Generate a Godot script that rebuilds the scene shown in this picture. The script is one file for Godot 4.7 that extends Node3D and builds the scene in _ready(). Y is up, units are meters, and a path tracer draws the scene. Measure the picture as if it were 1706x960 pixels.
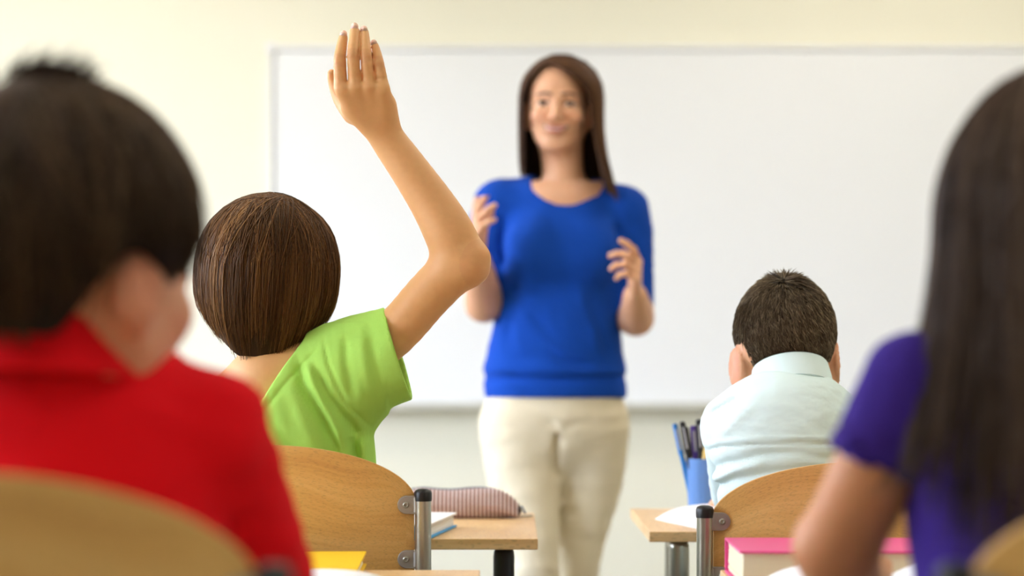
extends Node3D
# A classroom seen from behind the pupils: four pupils at single desks, a teacher before a whiteboard.

var M := {}
var rng := RandomNumberGenerator.new()
var fold_noise := FastNoiseLite.new()


func _ready() -> void:
	rng.seed = 7
	fold_noise.seed = 3
	fold_noise.frequency = 1.0
	# ---------------------------------------------------------------- camera
	var cam := Camera3D.new()
	cam.name = "camera"
	var lens := CameraAttributesPhysical.new()
	lens.frustum_near = 0.05
	lens.frustum_far = 60.0
	lens.frustum_focal_length = 63.3
	lens.frustum_focus_distance = 2.53
	lens.exposure_aperture = 2.3
	cam.attributes = lens
	cam.near = 0.05
	cam.far = 60.0
	cam.projection = Camera3D.PROJECTION_FRUSTUM
	cam.size = 2.0 * 0.05 * 480.0 / 3000.0
	cam.frustum_offset = Vector2(0.0, 0.05 * 131.0 / 3000.0)
	cam.position = Vector3(0, 0.96, 0)
	add_child(cam)
	# ---------------------------------------------------------------- sky and exposure
	var env := Environment.new()
	env.background_mode = Environment.BG_SKY
	var sky := Sky.new()
	var sm := ProceduralSkyMaterial.new()
	sm.sky_top_color = Color(0.80, 0.88, 1.0)
	sm.sky_horizon_color = Color(0.96, 0.97, 1.0)
	sm.ground_bottom_color = Color(0.55, 0.55, 0.52)
	sm.ground_horizon_color = Color(0.80, 0.80, 0.78)
	sm.sky_energy_multiplier = 3.9
	sm.ground_energy_multiplier = 2.5
	sky.sky_material = sm
	env.sky = sky
	env.tonemap_mode = Environment.TONE_MAPPER_LINEAR
	env.tonemap_exposure = 0.94
	env.sdfgi_enabled = true
	env.ssao_enabled = true
	env.ssil_enabled = true
	var we := WorldEnvironment.new()
	we.name = "surroundings"
	we.environment = env
	add_child(we)
	# ---------------------------------------------------------------- materials, then lamps, room, furniture, people
	make_materials()
	for row in 4:
		for side in 2:
			ceiling_light(Vector3([-1.35, 1.35][side], CEIL, [-4.9, -2.9, -0.9, 1.1][row]), row, side)
	room()
	furniture()
	people()


const CEIL := 2.95
const LIGHT_ENERGY := 1.12
# ------------------------------------------------------------------ mesh tools
class Mb:
	# collects vertices, normals, colours, texture coordinates and triangles of one mesh
	var v := PackedVector3Array()
	var n := PackedVector3Array()
	var c := PackedColorArray()
	var t := PackedVector2Array()
	var i := PackedInt32Array()
	var col := Color(1, 1, 1)

	func vert(p: Vector3, nn: Vector3, uv := Vector2.ZERO) -> int:
		v.append(p); n.append(nn); c.append(col); t.append(uv)
		return v.size() - 1

	func tri(a: int, b: int, d: int) -> void:
		i.append(a); i.append(b); i.append(d)

	func quad(a: int, b: int, d: int, e: int) -> void:
		i.append(a); i.append(b); i.append(d)
		i.append(a); i.append(d); i.append(e)

	# a flat quad given counter-clockwise as seen from outside
	func face(a: Vector3, b: Vector3, d: Vector3, e: Vector3, uvs := 1.0) -> void:
		var nn := (b - a).cross(d - a).normalized()
		var w := (b - a).length() * uvs
		var hh := (e - a).length() * uvs
		var k := vert(a, nn, Vector2(0, 0))
		vert(b, nn, Vector2(w, 0)); vert(d, nn, Vector2(w, hh)); vert(e, nn, Vector2(0, hh))
		quad(k, k + 3, k + 2, k + 1)

	func mesh() -> ArrayMesh:
		var a := []
		a.resize(Mesh.ARRAY_MAX)
		a[Mesh.ARRAY_VERTEX] = v
		a[Mesh.ARRAY_NORMAL] = n
		a[Mesh.ARRAY_COLOR] = c
		a[Mesh.ARRAY_TEX_UV] = t
		a[Mesh.ARRAY_INDEX] = i
		var m := ArrayMesh.new()
		m.add_surface_from_arrays(Mesh.PRIMITIVE_TRIANGLES, a)
		return m

	# box with rounded (chamfered, smooth-shaded) edges
	func rbox(x: Transform3D, size: Vector3, b: float, uvs := 1.0) -> void:
		var hs := size * 0.5
		b = minf(b, minf(hs.x, minf(hs.y, hs.z)) * 0.98)
		for ax in 3:
			for s in [-1.0, 1.0]:
				var nn := Vector3.ZERO; nn[ax] = s
				var u := Vector3.ZERO; u[(ax + 1) % 3] = 1.0
				var w := Vector3.ZERO; w[(ax + 2) % 3] = 1.0
				var hu: float = hs[(ax + 1) % 3]
				var hw: float = hs[(ax + 2) % 3]
				# 4 x 4 patch: inner face at full depth, rim pulled in by the bevel
				var k := v.size()
				for jj in 4:
					for ii in 4:
						var uu: float = [-hu, -hu + b, hu - b, hu][ii]
						var ww: float = [-hw, -hw + b, hw - b, hw][jj]
						var eu := 0.0 if ii == 1 or ii == 2 else (-1.0 if ii == 0 else 1.0)
						var ew := 0.0 if jj == 1 or jj == 2 else (-1.0 if jj == 0 else 1.0)
						var core := u * (clampf(uu, -hu + b, hu - b)) + w * (clampf(ww, -hw + b, hw - b)) + nn * (hs[ax] - b)
						var dir := (nn + u * eu + w * ew).normalized()
						vert(x * (core + dir * b), (x.basis * dir).normalized(), Vector2(uu, ww) * uvs)
				for jj in 3:
					for ii in 3:
						var p := k + jj * 4 + ii
						if s > 0.0: quad(p, p + 4, p + 5, p + 1)
						else: quad(p, p + 1, p + 5, p + 4)

	# tube along a path; radii per point; flat squeezes it along the side vector
	func sweep(pts: PackedVector3Array, radii: PackedFloat32Array, sides := 12, side := Vector3.ZERO, flat := 1.0, caps := true) -> void:
		var m := pts.size()
		var k := v.size()
		var ref := side
		for q in m:
			var tan := (pts[mini(q + 1, m - 1)] - pts[maxi(q - 1, 0)]).normalized()
			if ref == Vector3.ZERO:
				ref = Vector3.RIGHT if absf(tan.x) < 0.8 else Vector3.UP
			var a := (ref - tan * ref.dot(tan)).normalized()
			ref = a
			var b := tan.cross(a)
			for s in sides:
				var an := TAU * s / sides
				var ca := cos(an); var sa := sin(an)
				vert(pts[q] + (a * (ca * flat) + b * sa) * radii[q], (a * ca + b * (sa * flat)).normalized(), Vector2(float(s) / sides, float(q) / (m - 1)))
		for q in m - 1:
			for s in sides:
				var s2 := (s + 1) % sides
				quad(k + q * sides + s, k + (q + 1) * sides + s, k + (q + 1) * sides + s2, k + q * sides + s2)
		if caps:
			for e in 2:
				var q := 0 if e == 0 else m - 1
				var nn := (pts[0] - pts[1]).normalized() if e == 0 else (pts[m - 1] - pts[m - 2]).normalized()
				var cc := vert(pts[q], nn)
				var r0 := v.size()
				for s in sides: vert(v[k + q * sides + s], nn)
				for s in sides:
					var s2 := (s + 1) % sides
					if e == 0: tri(cc, r0 + s, r0 + s2)
					else: tri(cc, r0 + s2, r0 + s)

	# profile (radius, height) turned round the y axis of x
	func lathe(x: Transform3D, prof: PackedVector2Array, sides := 24, sx := 1.0) -> void:
		var m := prof.size()
		var k := v.size()
		for q in m:
			var d := prof[mini(q + 1, m - 1)] - prof[maxi(q - 1, 0)]
			var pn := Vector2(d.y, -d.x).normalized()
			for s in sides:
				var an := TAU * s / sides
				var p := Vector3(cos(an) * prof[q].x * sx, prof[q].y, sin(an) * prof[q].x)
				vert(x * p, (x.basis * Vector3(cos(an) * pn.x, pn.y, sin(an) * pn.x)).normalized(), Vector2(float(s) / sides, float(q) / (m - 1)))
		for q in m - 1:
			for s in sides:
				var s2 := (s + 1) % sides
				quad(k + q * sides + s, k + q * sides + s2, k + (q + 1) * sides + s2, k + (q + 1) * sides + s)

	# grid of points to a smooth sheet; closed wraps the columns
	func sheet(rows: Array, uvs := Vector2.ONE, flip := false) -> void:
		var m := rows.size()
		var w: int = rows[0].size()
		var k := v.size()
		for j in m:
			for q in w:
				var du: Vector3 = rows[j][mini(q + 1, w - 1)] - rows[j][maxi(q - 1, 0)]
				var dv: Vector3 = rows[mini(j + 1, m - 1)][q] - rows[maxi(j - 1, 0)][q]
				var nn := du.cross(dv).normalized()
				vert(rows[j][q], -nn if flip else nn, Vector2(float(q) / (w - 1), float(j) / (m - 1)) * uvs)
		for j in m - 1:
			for q in w - 1:
				var p := k + j * w + q
				if flip: quad(p, p + 1, p + w + 1, p + w)
				else: quad(p, p + w, p + w + 1, p + 1)

	# sheet with thickness: front rows, back rows and the rim between them
	func slab(front: Array, back: Array, uvs := Vector2.ONE) -> void:
		sheet(front, uvs)
		sheet(back, uvs, true)
		var m := front.size()
		var w: int = front[0].size()
		var loop := []
		for q in w: loop.append([front[0][q], back[0][q]])
		for j in range(1, m): loop.append([front[j][w - 1], back[j][w - 1]])
		for q in range(w - 2, -1, -1): loop.append([front[m - 1][q], back[m - 1][q]])
		for j in range(m - 2, -1, -1): loop.append([front[j][0], back[j][0]])
		for e in loop.size() - 1:
			var a: Vector3 = loop[e][0]; var b: Vector3 = loop[e + 1][0]
			var d: Vector3 = loop[e + 1][1]; var g: Vector3 = loop[e][1]
			if (a - b).length() < 1e-6: continue
			face(a, g, d, b)


class Sdf:
	# signed distance field on a grid; shapes are blended in, then meshed as surface nets
	var o: Vector3
	var h: float
	var nx: int
	var ny: int
	var nz: int
	var f := PackedFloat32Array()

	func _init(lo: Vector3, hi: Vector3, cell: float) -> void:
		o = lo; h = cell
		nx = int(ceil((hi.x - lo.x) / h)) + 1
		ny = int(ceil((hi.y - lo.y) / h)) + 1
		nz = int(ceil((hi.z - lo.z) / h)) + 1
		f.resize(nx * ny * nz)
		f.fill(1.0)

	# tapered capsule; flat scales its extent along n; cut removes instead of adds
	func cap(a: Vector3, b: Vector3, ra: float, rb: float, k := 0.0, n := Vector3.ZERO, flat := 1.0, cut := false) -> void:
		var rm := maxf(ra, rb) * maxf(1.0, flat) + k + h * 3.0
		var x0 := maxi(0, int((minf(a.x, b.x) - rm - o.x) / h)); var x1 := mini(nx - 1, int((maxf(a.x, b.x) + rm - o.x) / h) + 1)
		var y0 := maxi(0, int((minf(a.y, b.y) - rm - o.y) / h)); var y1 := mini(ny - 1, int((maxf(a.y, b.y) + rm - o.y) / h) + 1)
		var z0 := maxi(0, int((minf(a.z, b.z) - rm - o.z) / h)); var z1 := mini(nz - 1, int((maxf(a.z, b.z) + rm - o.z) / h) + 1)
		var ba := b - a
		var inv := 1.0 / maxf(ba.length_squared(), 1e-12)
		var dr := rb - ra
		var sq := 1.0 / flat - 1.0
		var fl := flat != 1.0
		var mul := minf(flat, 1.0)
		var kk := maxf(k, 1e-6)
		for z in range(z0, z1 + 1):
			for y in range(y0, y1 + 1):
				var idx := (z * ny + y) * nx + x0
				var pa := Vector3(o.x + x0 * h, o.y + y * h, o.z + z * h) - a
				for x in range(x0, x1 + 1):
					var tt := clampf(pa.dot(ba) * inv, 0.0, 1.0)
					var q := pa - ba * tt
					if fl: q += n * (q.dot(n) * sq)
					var d := (q.length() - ra - dr * tt) * mul
					var e := f[idx]
					if cut:
						d = -d
						var g := maxf(kk - absf(e - d), 0.0)
						f[idx] = maxf(e, d) + g * g / (4.0 * kk)
					else:
						var g := maxf(kk - absf(e - d), 0.0)
						f[idx] = minf(e, d) - g * g / (4.0 * kk)
					idx += 1
					pa.x += h

	# one smooth limb through the points: resampled as a spline, joined without bulges, then blended in
	func chain(pts: Array, radii: Array, k := 0.0, n := Vector3.ZERO, flat := 1.0, cut := false, steps := 4) -> void:
		var P := []
		var R := []
		var m := pts.size()
		for q in m - 1:
			var p0: Vector3 = pts[maxi(q - 1, 0)]; var p1: Vector3 = pts[q]; var p2: Vector3 = pts[q + 1]; var p3: Vector3 = pts[mini(q + 2, m - 1)]
			for s in steps:
				var t := float(s) / steps
				P.append(p1.cubic_interpolate(p2, p0, p3, t) if m > 2 else p1.lerp(p2, t))
				R.append(cubic_interpolate(radii[q], radii[q + 1], radii[maxi(q - 1, 0)], radii[mini(q + 2, m - 1)], t) if m > 2 else lerpf(radii[q], radii[q + 1], t))
		P.append(pts[m - 1])
		R.append(radii[m - 1])
		var lo: Vector3 = P[0]
		var hi: Vector3 = P[0]
		var rm := 0.0
		for q in P.size():
			lo = lo.min(P[q]); hi = hi.max(P[q]); rm = maxf(rm, R[q])
		var pad := Vector3.ONE * (rm * maxf(1.0, flat) + k + h * 3.0)
		lo = (lo - pad).max(o)
		hi = (hi + pad).min(o + Vector3(nx - 1, ny - 1, nz - 1) * h)
		if lo.x >= hi.x or lo.y >= hi.y or lo.z >= hi.z: return
		var i0 := ((lo - o) / h).floor()
		var T := Sdf.new(o + i0 * h, hi, h)
		for q in P.size() - 1: T.cap(P[q], P[q + 1], R[q], R[q + 1], h * 0.5 if not cut else h * 0.5, n, flat)
		var kk := maxf(k, 1e-6)
		var bx := int(i0.x); var by := int(i0.y); var bz := int(i0.z)
		for z in mini(T.nz, nz - bz):
			for y in mini(T.ny, ny - by):
				var a := (z * T.ny + y) * T.nx
				var b := ((z + bz) * ny + y + by) * nx + bx
				for x in mini(T.nx, nx - bx):
					var d := T.f[a + x]
					if d < 0.9:
						var e := f[b + x]
						if cut:
							d = -d
							var g := maxf(kk - absf(e - d), 0.0)
							f[b + x] = maxf(e, d) + g * g / (4.0 * kk)
						else:
							var g := maxf(kk - absf(e - d), 0.0)
							f[b + x] = minf(e, d) - g * g / (4.0 * kk)

	func ell(cc: Vector3, r: Vector3, bs := Basis.IDENTITY, k := 0.0, cut := false) -> void:
		var rm := maxf(r.x, maxf(r.y, r.z)) + k + h * 3.0
		var x0 := maxi(0, int((cc.x - rm - o.x) / h)); var x1 := mini(nx - 1, int((cc.x + rm - o.x) / h) + 1)
		var y0 := maxi(0, int((cc.y - rm - o.y) / h)); var y1 := mini(ny - 1, int((cc.y + rm - o.y) / h) + 1)
		var z0 := maxi(0, int((cc.z - rm - o.z) / h)); var z1 := mini(nz - 1, int((cc.z + rm - o.z) / h) + 1)
		var bt := bs.transposed()
		var ir := Vector3(1.0 / r.x, 1.0 / r.y, 1.0 / r.z)
		var kk := maxf(k, 1e-6)
		var rmin := minf(r.x, minf(r.y, r.z))
		for z in range(z0, z1 + 1):
			for y in range(y0, y1 + 1):
				var idx := (z * ny + y) * nx + x0
				for x in range(x0, x1 + 1):
					var q := (bt * (Vector3(o.x + x * h, o.y + y * h, o.z + z * h) - cc)) * ir
					var k0 := q.length()
					var k1 := (q * ir).length()
					var d := -rmin if k1 < 1e-6 else k0 * (k0 - 1.0) / k1
					var e := f[idx]
					if cut:
						d = -d
						var g := maxf(kk - absf(e - d), 0.0)
						f[idx] = maxf(e, d) + g * g / (4.0 * kk)
					else:
						var g := maxf(kk - absf(e - d), 0.0)
						f[idx] = minf(e, d) - g * g / (4.0 * kk)
					idx += 1

	# remove everything on the side the normal points to
	func plane(p: Vector3, n: Vector3, k := 0.0) -> void:
		var kk := maxf(k, 1e-6)
		var idx := 0
		for z in nz:
			for y in ny:
				var d := (Vector3(o.x, o.y + y * h, o.z + z * h) - p).dot(n)
				for x in nx:
					var e := f[idx]
					if e < 0.1:
						var g := maxf(kk - absf(e - d), 0.0)
						f[idx] = maxf(e, d) + g * g / (4.0 * kk)
					d += n.x * h
					idx += 1

	# even out creases between joined shapes inside a box
	func soften(lo: Vector3, hi: Vector3, times: int) -> void:
		var a := ((lo - o) / h).floor().max(Vector3.ONE)
		var b := ((hi - o) / h).floor().min(Vector3(nx - 2, ny - 2, nz - 2))
		var sy := nx
		var sz := nx * ny
		for it in times:
			var g := f.duplicate()
			for z in range(int(a.z), int(b.z) + 1):
				for y in range(int(a.y), int(b.y) + 1):
					for x in range(int(a.x), int(b.x) + 1):
						var i := z * sz + y * sy + x
						var e := g[i]
						if absf(e) < h * 4.0:
							f[i] = e * 0.4 + 0.1 * (minf(g[i - 1], 0.05) + minf(g[i + 1], 0.05) + minf(g[i - sy], 0.05) + minf(g[i + sy], 0.05) + minf(g[i - sz], 0.05) + minf(g[i + sz], 0.05))

	# push the surface in and out by a function of position
	func bump(fn: Callable) -> void:
		var idx := 0
		for z in nz:
			for y in ny:
				for x in nx:
					var e := f[idx]
					if absf(e) < h * 4.0:
						f[idx] = e - fn.call(Vector3(o.x + x * h, o.y + y * h, o.z + z * h))
					idx += 1

	func mesh(mb: Mb, paint = null) -> void:
		var cell := PackedInt32Array()
		cell.resize(f.size())
		cell.fill(-1)
		var sy := nx
		var sz := nx * ny
		var off := PackedInt32Array([0, 1, sy, sy + 1, sz, sz + 1, sz + sy, sz + sy + 1])
		var ea := PackedInt32Array([0, 2, 4, 6, 0, 1, 4, 5, 0, 1, 2, 3])
		var eb := PackedInt32Array([1, 3, 5, 7, 2, 3, 6, 7, 4, 5, 6, 7])
		var lim := h * 2.5
		var g := PackedFloat32Array()
		g.resize(8)
		for z in nz - 1:
			for y in ny - 1:
				var i0 := z * sz + y * sy
				for x in nx - 1:
					var b := i0 + x
					var w := f[b]
					if w > lim or w < -lim: continue
					var mask := 0
					for q in 8:
						var e := f[b + off[q]]
						g[q] = e
						if e < 0.0: mask |= 1 << q
					if mask == 0 or mask == 255: continue
					var acc := Vector3.ZERO
					var cnt := 0
					for q in 12:
						var p0 := ea[q]; var p1 := eb[q]
						if ((mask >> p0) & 1) != ((mask >> p1) & 1):
							var t := g[p0] / (g[p0] - g[p1])
							var c0 := Vector3(p0 & 1, (p0 >> 1) & 1, p0 >> 2)
							var c1 := Vector3(p1 & 1, (p1 >> 1) & 1, p1 >> 2)
							acc += c0 + (c1 - c0) * t
							cnt += 1
					acc /= cnt
					var pos := o + (Vector3(x, y, z) + acc) * h
					var nn := Vector3(g[1] + g[3] + g[5] + g[7] - g[0] - g[2] - g[4] - g[6], g[2] + g[3] + g[6] + g[7] - g[0] - g[1] - g[4] - g[5], g[4] + g[5] + g[6] + g[7] - g[0] - g[1] - g[2] - g[3]).normalized()
					if paint != null: mb.col = paint.call(pos)
					cell[b] = mb.vert(pos, nn, Vector2(pos.x + pos.z, pos.y))
		for z in range(1, nz - 1):
			for y in range(1, ny - 1):
				var i0 := z * sz + y * sy
				for x in range(1, nx - 1):
					var b := i0 + x
					if cell[b] < 0: continue
					var s0 := f[b] < 0.0
					for ax in 3:
						var st: int = [1, sy, sz][ax]
						if (f[b + st] < 0.0) == s0: continue
						var su: int = [sy, sz, 1][ax]
						var sv: int = [sz, 1, sy][ax]
						var q0 := cell[b]; var q1 := cell[b - su]; var q2 := cell[b - su - sv]; var q3 := cell[b - sv]
						if q0 < 0 or q1 < 0 or q2 < 0 or q3 < 0: continue
						if s0: mb.quad(q0, q3, q2, q1)
						else: mb.quad(q0, q1, q2, q3)


# ------------------------------------------------------------------ naming
func numbered(called: String) -> String:
	if not has_node(NodePath(called)): return called
	var q := 1
	while has_node(NodePath("%s_%03d" % [called, q])): q += 1
	return "%s_%03d" % [called, q]


func tag(nd: Node, label: String, category: String, group := "") -> void:
	nd.set_meta("label", label)
	nd.set_meta("category", category)
	if group: nd.set_meta("group", group)


func thing(called: String, at: Vector3, label: String, category: String, group := "", turn := 0.0) -> Node3D:
	var nd := Node3D.new()
	nd.name = numbered(called)
	add_child(nd)
	nd.position = at
	nd.rotation.y = turn
	tag(nd, label, category, group)
	return nd


func part(mb: Mb, called: String, mat: Material, parent: Node, shift := Vector3.ZERO, label := "") -> MeshInstance3D:
	var mi := MeshInstance3D.new()
	mi.name = called
	mi.mesh = mb.mesh()
	mi.material_override = mat
	parent.add_child(mi, true)
	mi.position = shift
	if label: mi.set_meta("label", label)
	return mi


func structure(mb: Mb, called: String, mat: Material) -> MeshInstance3D:
	var mi := part(mb, called, mat, self)
	mi.set_meta("kind", "structure")
	return mi


func xf(p: Vector3, b := Basis.IDENTITY) -> Transform3D:
	return Transform3D(b, p)


func lin(r: int, g: int, b: int) -> Color:
	return Color8(r, g, b).srgb_to_linear()


# ------------------------------------------------------------------ materials
func noise_tex(seed_: int, freq: float, a: Color, b: Color, kind := FastNoiseLite.TYPE_SIMPLEX_SMOOTH, octaves := 4, size := 512) -> ImageTexture:
	var fn := FastNoiseLite.new()
	fn.seed = seed_
	fn.frequency = freq
	fn.noise_type = kind
	fn.fractal_octaves = octaves
	var grey: Image = fn.get_seamless_image(size, size)
	var im := Image.create(size, size, false, Image.FORMAT_RGB8)
	for y in size:
		for x in size:
			im.set_pixel(x, y, a.lerp(b, grey.get_pixel(x, y).r))
	return ImageTexture.create_from_image(im)


func plain(c: Color, rough: float, metal := 0.0, spec := 0.5) -> StandardMaterial3D:
	var m := StandardMaterial3D.new()
	m.albedo_color = c
	m.roughness = rough
	m.metallic = metal
	m.metallic_specular = spec
	return m


func tinted(rough: float, spec := 0.5) -> StandardMaterial3D:
	var m := plain(Color.WHITE, rough, 0.0, spec)
	m.vertex_color_use_as_albedo = true
	return m


func cloth(c: Color, weave: Texture2D, scale_: float, relief: float, sheen := 0.25) -> StandardMaterial3D:
	var m := plain(c, 0.9, 0.0, 0.25)
	m.uv1_triplanar = true
	m.uv1_scale = Vector3.ONE * scale_
	m.heightmap_enabled = true
	m.heightmap_texture = weave
	m.heightmap_scale = relief
	m.rim_enabled = true
	m.rim = sheen
	m.rim_tint = 0.6
	return m


func wood_texture(seed_: int, dark: Color, mid: Color, light: Color) -> ImageTexture:
	# straight-grained beech: long soft bands, fine grain lines and short dark pores
	var bands := FastNoiseLite.new(); bands.seed = seed_; bands.frequency = 0.006; bands.fractal_octaves = 3
	var fine := FastNoiseLite.new(); fine.seed = seed_ + 1; fine.frequency = 0.02; fine.fractal_octaves = 2
	var pore := FastNoiseLite.new(); pore.seed = seed_ + 2; pore.frequency = 0.09; pore.fractal_octaves = 1
	var w := 512
	var im := Image.create(w, w, false, Image.FORMAT_RGB8)
	for y in w:
		for x in w:
			var warp := 40.0 * bands.get_noise_2d(x * 0.4 + 900.0, y * 0.3)
			var g := 0.5 + 0.6 * bands.get_noise_2d(x * 0.35, (y + warp) * 2.2) + 0.25 * fine.get_noise_2d(x * 0.25, (y + warp) * 7.0)
			var col := mid.lerp(light, clampf(g * 2.0 - 1.0, 0, 1)) if g > 0.5 else dark.lerp(mid, clampf(g * 2.0, 0, 1))
			var pr := pore.get_noise_2d(x * 1.2, y * 6.0)
			if pr > 0.48: col = col.darkened(minf(0.10, (pr - 0.48) * 0.9))
			im.set_pixel(x, y, col)
	return ImageTexture.create_from_image(im)


func make_materials() -> void:
	var weave := noise_tex(5, 0.09, Color.BLACK, Color.WHITE, FastNoiseLite.TYPE_SIMPLEX, 3, 256)
	M.wall = plain(Color(0.925, 0.915, 0.845), 0.85, 0.0, 0.2)
	M.wall.uv1_triplanar = true
	M.wall.uv1_scale = Vector3.ONE * 2.0
	M.wall.heightmap_enabled = true
	M.wall.heightmap_texture = weave
	M.wall.heightmap_scale = 0.03
	M.ceiling = plain(Color(0.93, 0.93, 0.91), 0.95, 0.0, 0.2)
	M.floor = plain(Color(0.62, 0.58, 0.51), 0.5)
	M.floor.uv1_triplanar = true
	M.floor.uv1_scale = Vector3.ONE * 1.5
	M.floor.albedo_texture = noise_tex(9, 0.05, Color(0.85, 0.85, 0.85), Color(1, 1, 1), FastNoiseLite.TYPE_SIMPLEX, 4, 256)
	M.board = plain(Color(0.925, 0.935, 0.945), 0.32)
	M.board_frame = plain(Color(0.90, 0.905, 0.91), 0.45)
	M.tray = plain(Color(0.80, 0.80, 0.76), 0.45, 0.2)
	M.steel = plain(Color(0.66, 0.65, 0.60), 0.28, 0.9)
	M.bracket = plain(Color(0.62, 0.61, 0.58), 0.42, 0.7)
	M.black = plain(Color(0.045, 0.05, 0.055), 0.4)
	M.frame_white = plain(Color(0.9, 0.9, 0.9), 0.5)
	M.wood = plain(Color.WHITE, 0.42)
	M.wood.albedo_texture = wood_texture(11, Color(0.80, 0.60, 0.32), Color(0.86, 0.67, 0.38), Color(0.90, 0.73, 0.45))
	M.wood_edge = plain(Color(0.86, 0.69, 0.45), 0.5)
	M.desk = plain(Color.WHITE, 0.38)
	M.desk.albedo_texture = wood_texture(21, Color(0.88, 0.71, 0.49), Color(0.92, 0.765, 0.555), Color(0.945, 0.81, 0.62))
	M.skin = tinted(0.5, 0.45)
	M.skin.subsurf_scatter_enabled = true
	M.skin.subsurf_scatter_strength = 0.12
	M.skin.uv1_triplanar = true
	M.skin.uv1_scale = Vector3.ONE * 9.0
	M.skin.albedo_texture = noise_tex(31, 0.03, Color(0.975, 0.965, 0.955), Color(1, 1, 1), FastNoiseLite.TYPE_SIMPLEX, 4, 256)
	M.hair = tinted(0.52, 0.32)
	M.green = cloth(Color(0.68, 0.87, 0.40), weave, 40.0, 0.02)
	M.red = cloth(Color(0.91, 0.065, 0.12), weave, 36.0, 0.02)
	M.blue = cloth(Color(0.08, 0.28, 0.67), weave, 36.0, 0.025)
	M.purple = cloth(Color(0.24, 0.16, 0.52), weave, 36.0, 0.02)
	M.mint = cloth(Color(0.88, 0.955, 0.955), weave, 40.0, 0.015, 0.15)
	M.mint_seam = plain(Color(0.74, 0.88, 0.89), 0.9, 0.0, 0.2)
	M.cream = cloth(Color(0.90, 0.85, 0.74), weave, 36.0, 0.015, 0.15)
	M.denim = cloth(Color(0.13, 0.16, 0.28), weave, 36.0, 0.025)
	M.skirt = cloth(Color(0.34, 0.37, 0.33), weave, 36.0, 0.025)
	M.skirt.albedo_texture = noise_tex(71, 0.035, Color(0.45, 0.5, 0.42), Color(1.3, 1.3, 1.25), FastNoiseLite.TYPE_CELLULAR, 2, 128)
	M.shoe = plain(Color(0.16, 0.13, 0.12), 0.6)
	M.paper = plain(Color(0.95, 0.95, 0.96), 0.8, 0.0, 0.2)
	M.pages = plain(Color(0.92, 0.88, 0.76), 0.9, 0.0, 0.2)
	M.pages_white = plain(Color(0.94, 0.94, 0.92), 0.9, 0.0, 0.2)
	M.pages_tan = plain(Color(0.80, 0.68, 0.55), 0.9, 0.0, 0.2)
	M.yellow = plain(Color(0.98, 0.80, 0.12), 0.45)
	M.pink = plain(Color(0.90, 0.27, 0.55), 0.42)
	M.sky_blue = plain(Color(0.12, 0.60, 0.86), 0.45)
	M.cup = plain(Color(0.42, 0.60, 0.86), 0.3)
	M.cup.transparency = BaseMaterial3D.TRANSPARENCY_ALPHA
	M.cup.albedo_color.a = 0.72
	M.navy = plain(Color(0.05, 0.06, 0.10), 0.35)
	M.pen_blue = plain(Color(0.12, 0.46, 0.74), 0.35)
	M.pen_violet = plain(Color(0.32, 0.22, 0.58), 0.35)
	M.pencil = plain(Color(0.90, 0.76, 0.42), 0.45)
	M.pen_silver = plain(Color(0.75, 0.76, 0.80), 0.3, 0.6)
	M.case_cloth = cloth(Color(1, 1, 1), weave, 14.0, 0.04, 0.15)
	M.case_cloth.uv1_triplanar = false
	M.case_cloth.heightmap_enabled = false
	M.case_cloth.uv1_scale = Vector3(29, 1, 1)
	var st := Image.create(32, 8, false, Image.FORMAT_RGB8)
	for x in 32:
		for y in 8:
			var k := x % 32
			st.set_pixel(x, y, Color(0.60, 0.42, 0.38) if k < 13 else (Color(0.90, 0.83, 0.81) if k < 26 else Color(0.40, 0.30, 0.31)))
	M.case_cloth.albedo_texture = ImageTexture.create_from_image(st)
	M.zip = plain(Color(0.55, 0.56, 0.60), 0.5, 0.3)
	M.lamp = plain(Color(0.95, 0.95, 0.95), 0.6)
	M.lamp.emission_enabled = true
	M.lamp.emission = Color(1, 0.97, 0.92)
	M.lamp.emission_energy_multiplier = 2.0
	M.glass = plain(Color(1, 1, 1, 0.05), 0.05)
	M.glass.transparency = BaseMaterial3D.TRANSPARENCY_ALPHA


# ------------------------------------------------------------------ room
func ceiling_light(p: Vector3, row: int, side: int) -> void:
	var where: String = ["nearest the whiteboard", "second from the whiteboard", "third from the whiteboard", "farthest from the whiteboard"][row]
	var t := thing("ceiling_light", p, "flat white ceiling light panel on the %s, %s" % [["window side", "side away from the windows"][side], where], "ceiling light", "flat ceiling light panels")
	var w := Vector2(1.5, 0.62)
	var fr := Mb.new()
	for s in [-1.0, 1.0]:
		fr.rbox(xf(Vector3(s * (w.x / 2 + 0.015), -0.03, 0)), Vector3(0.03, 0.06, w.y + 0.06), 0.004)
		fr.rbox(xf(Vector3(0, -0.03, s * (w.y / 2 + 0.015))), Vector3(w.x, 0.06, 0.03), 0.004)
	part(fr, "frame", M.frame_white, t)
	var df := Mb.new()
	df.rbox(xf(Vector3(0, -0.022, 0)), Vector3(w.x, 0.03, w.y), 0.003)
	part(df, "diffuser", M.lamp, t)
	var l := AreaLight3D.new()
	l.name = "panel_light"
	l.area_size = w
	l.light_color = Color(1.0, 0.965, 0.91)
	l.light_energy = LIGHT_ENERGY * [1.35, 1.05, 0.62, 0.35][row]
	l.shadow_enabled = true
	l.rotation = Vector3(-PI / 2, 0, 0)
	l.position = Vector3(0, -0.045, 0)
	t.add_child(l)


const XL := -3.4
const XR := 3.4
const ZF := -6.0
const ZB := 2.6

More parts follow.
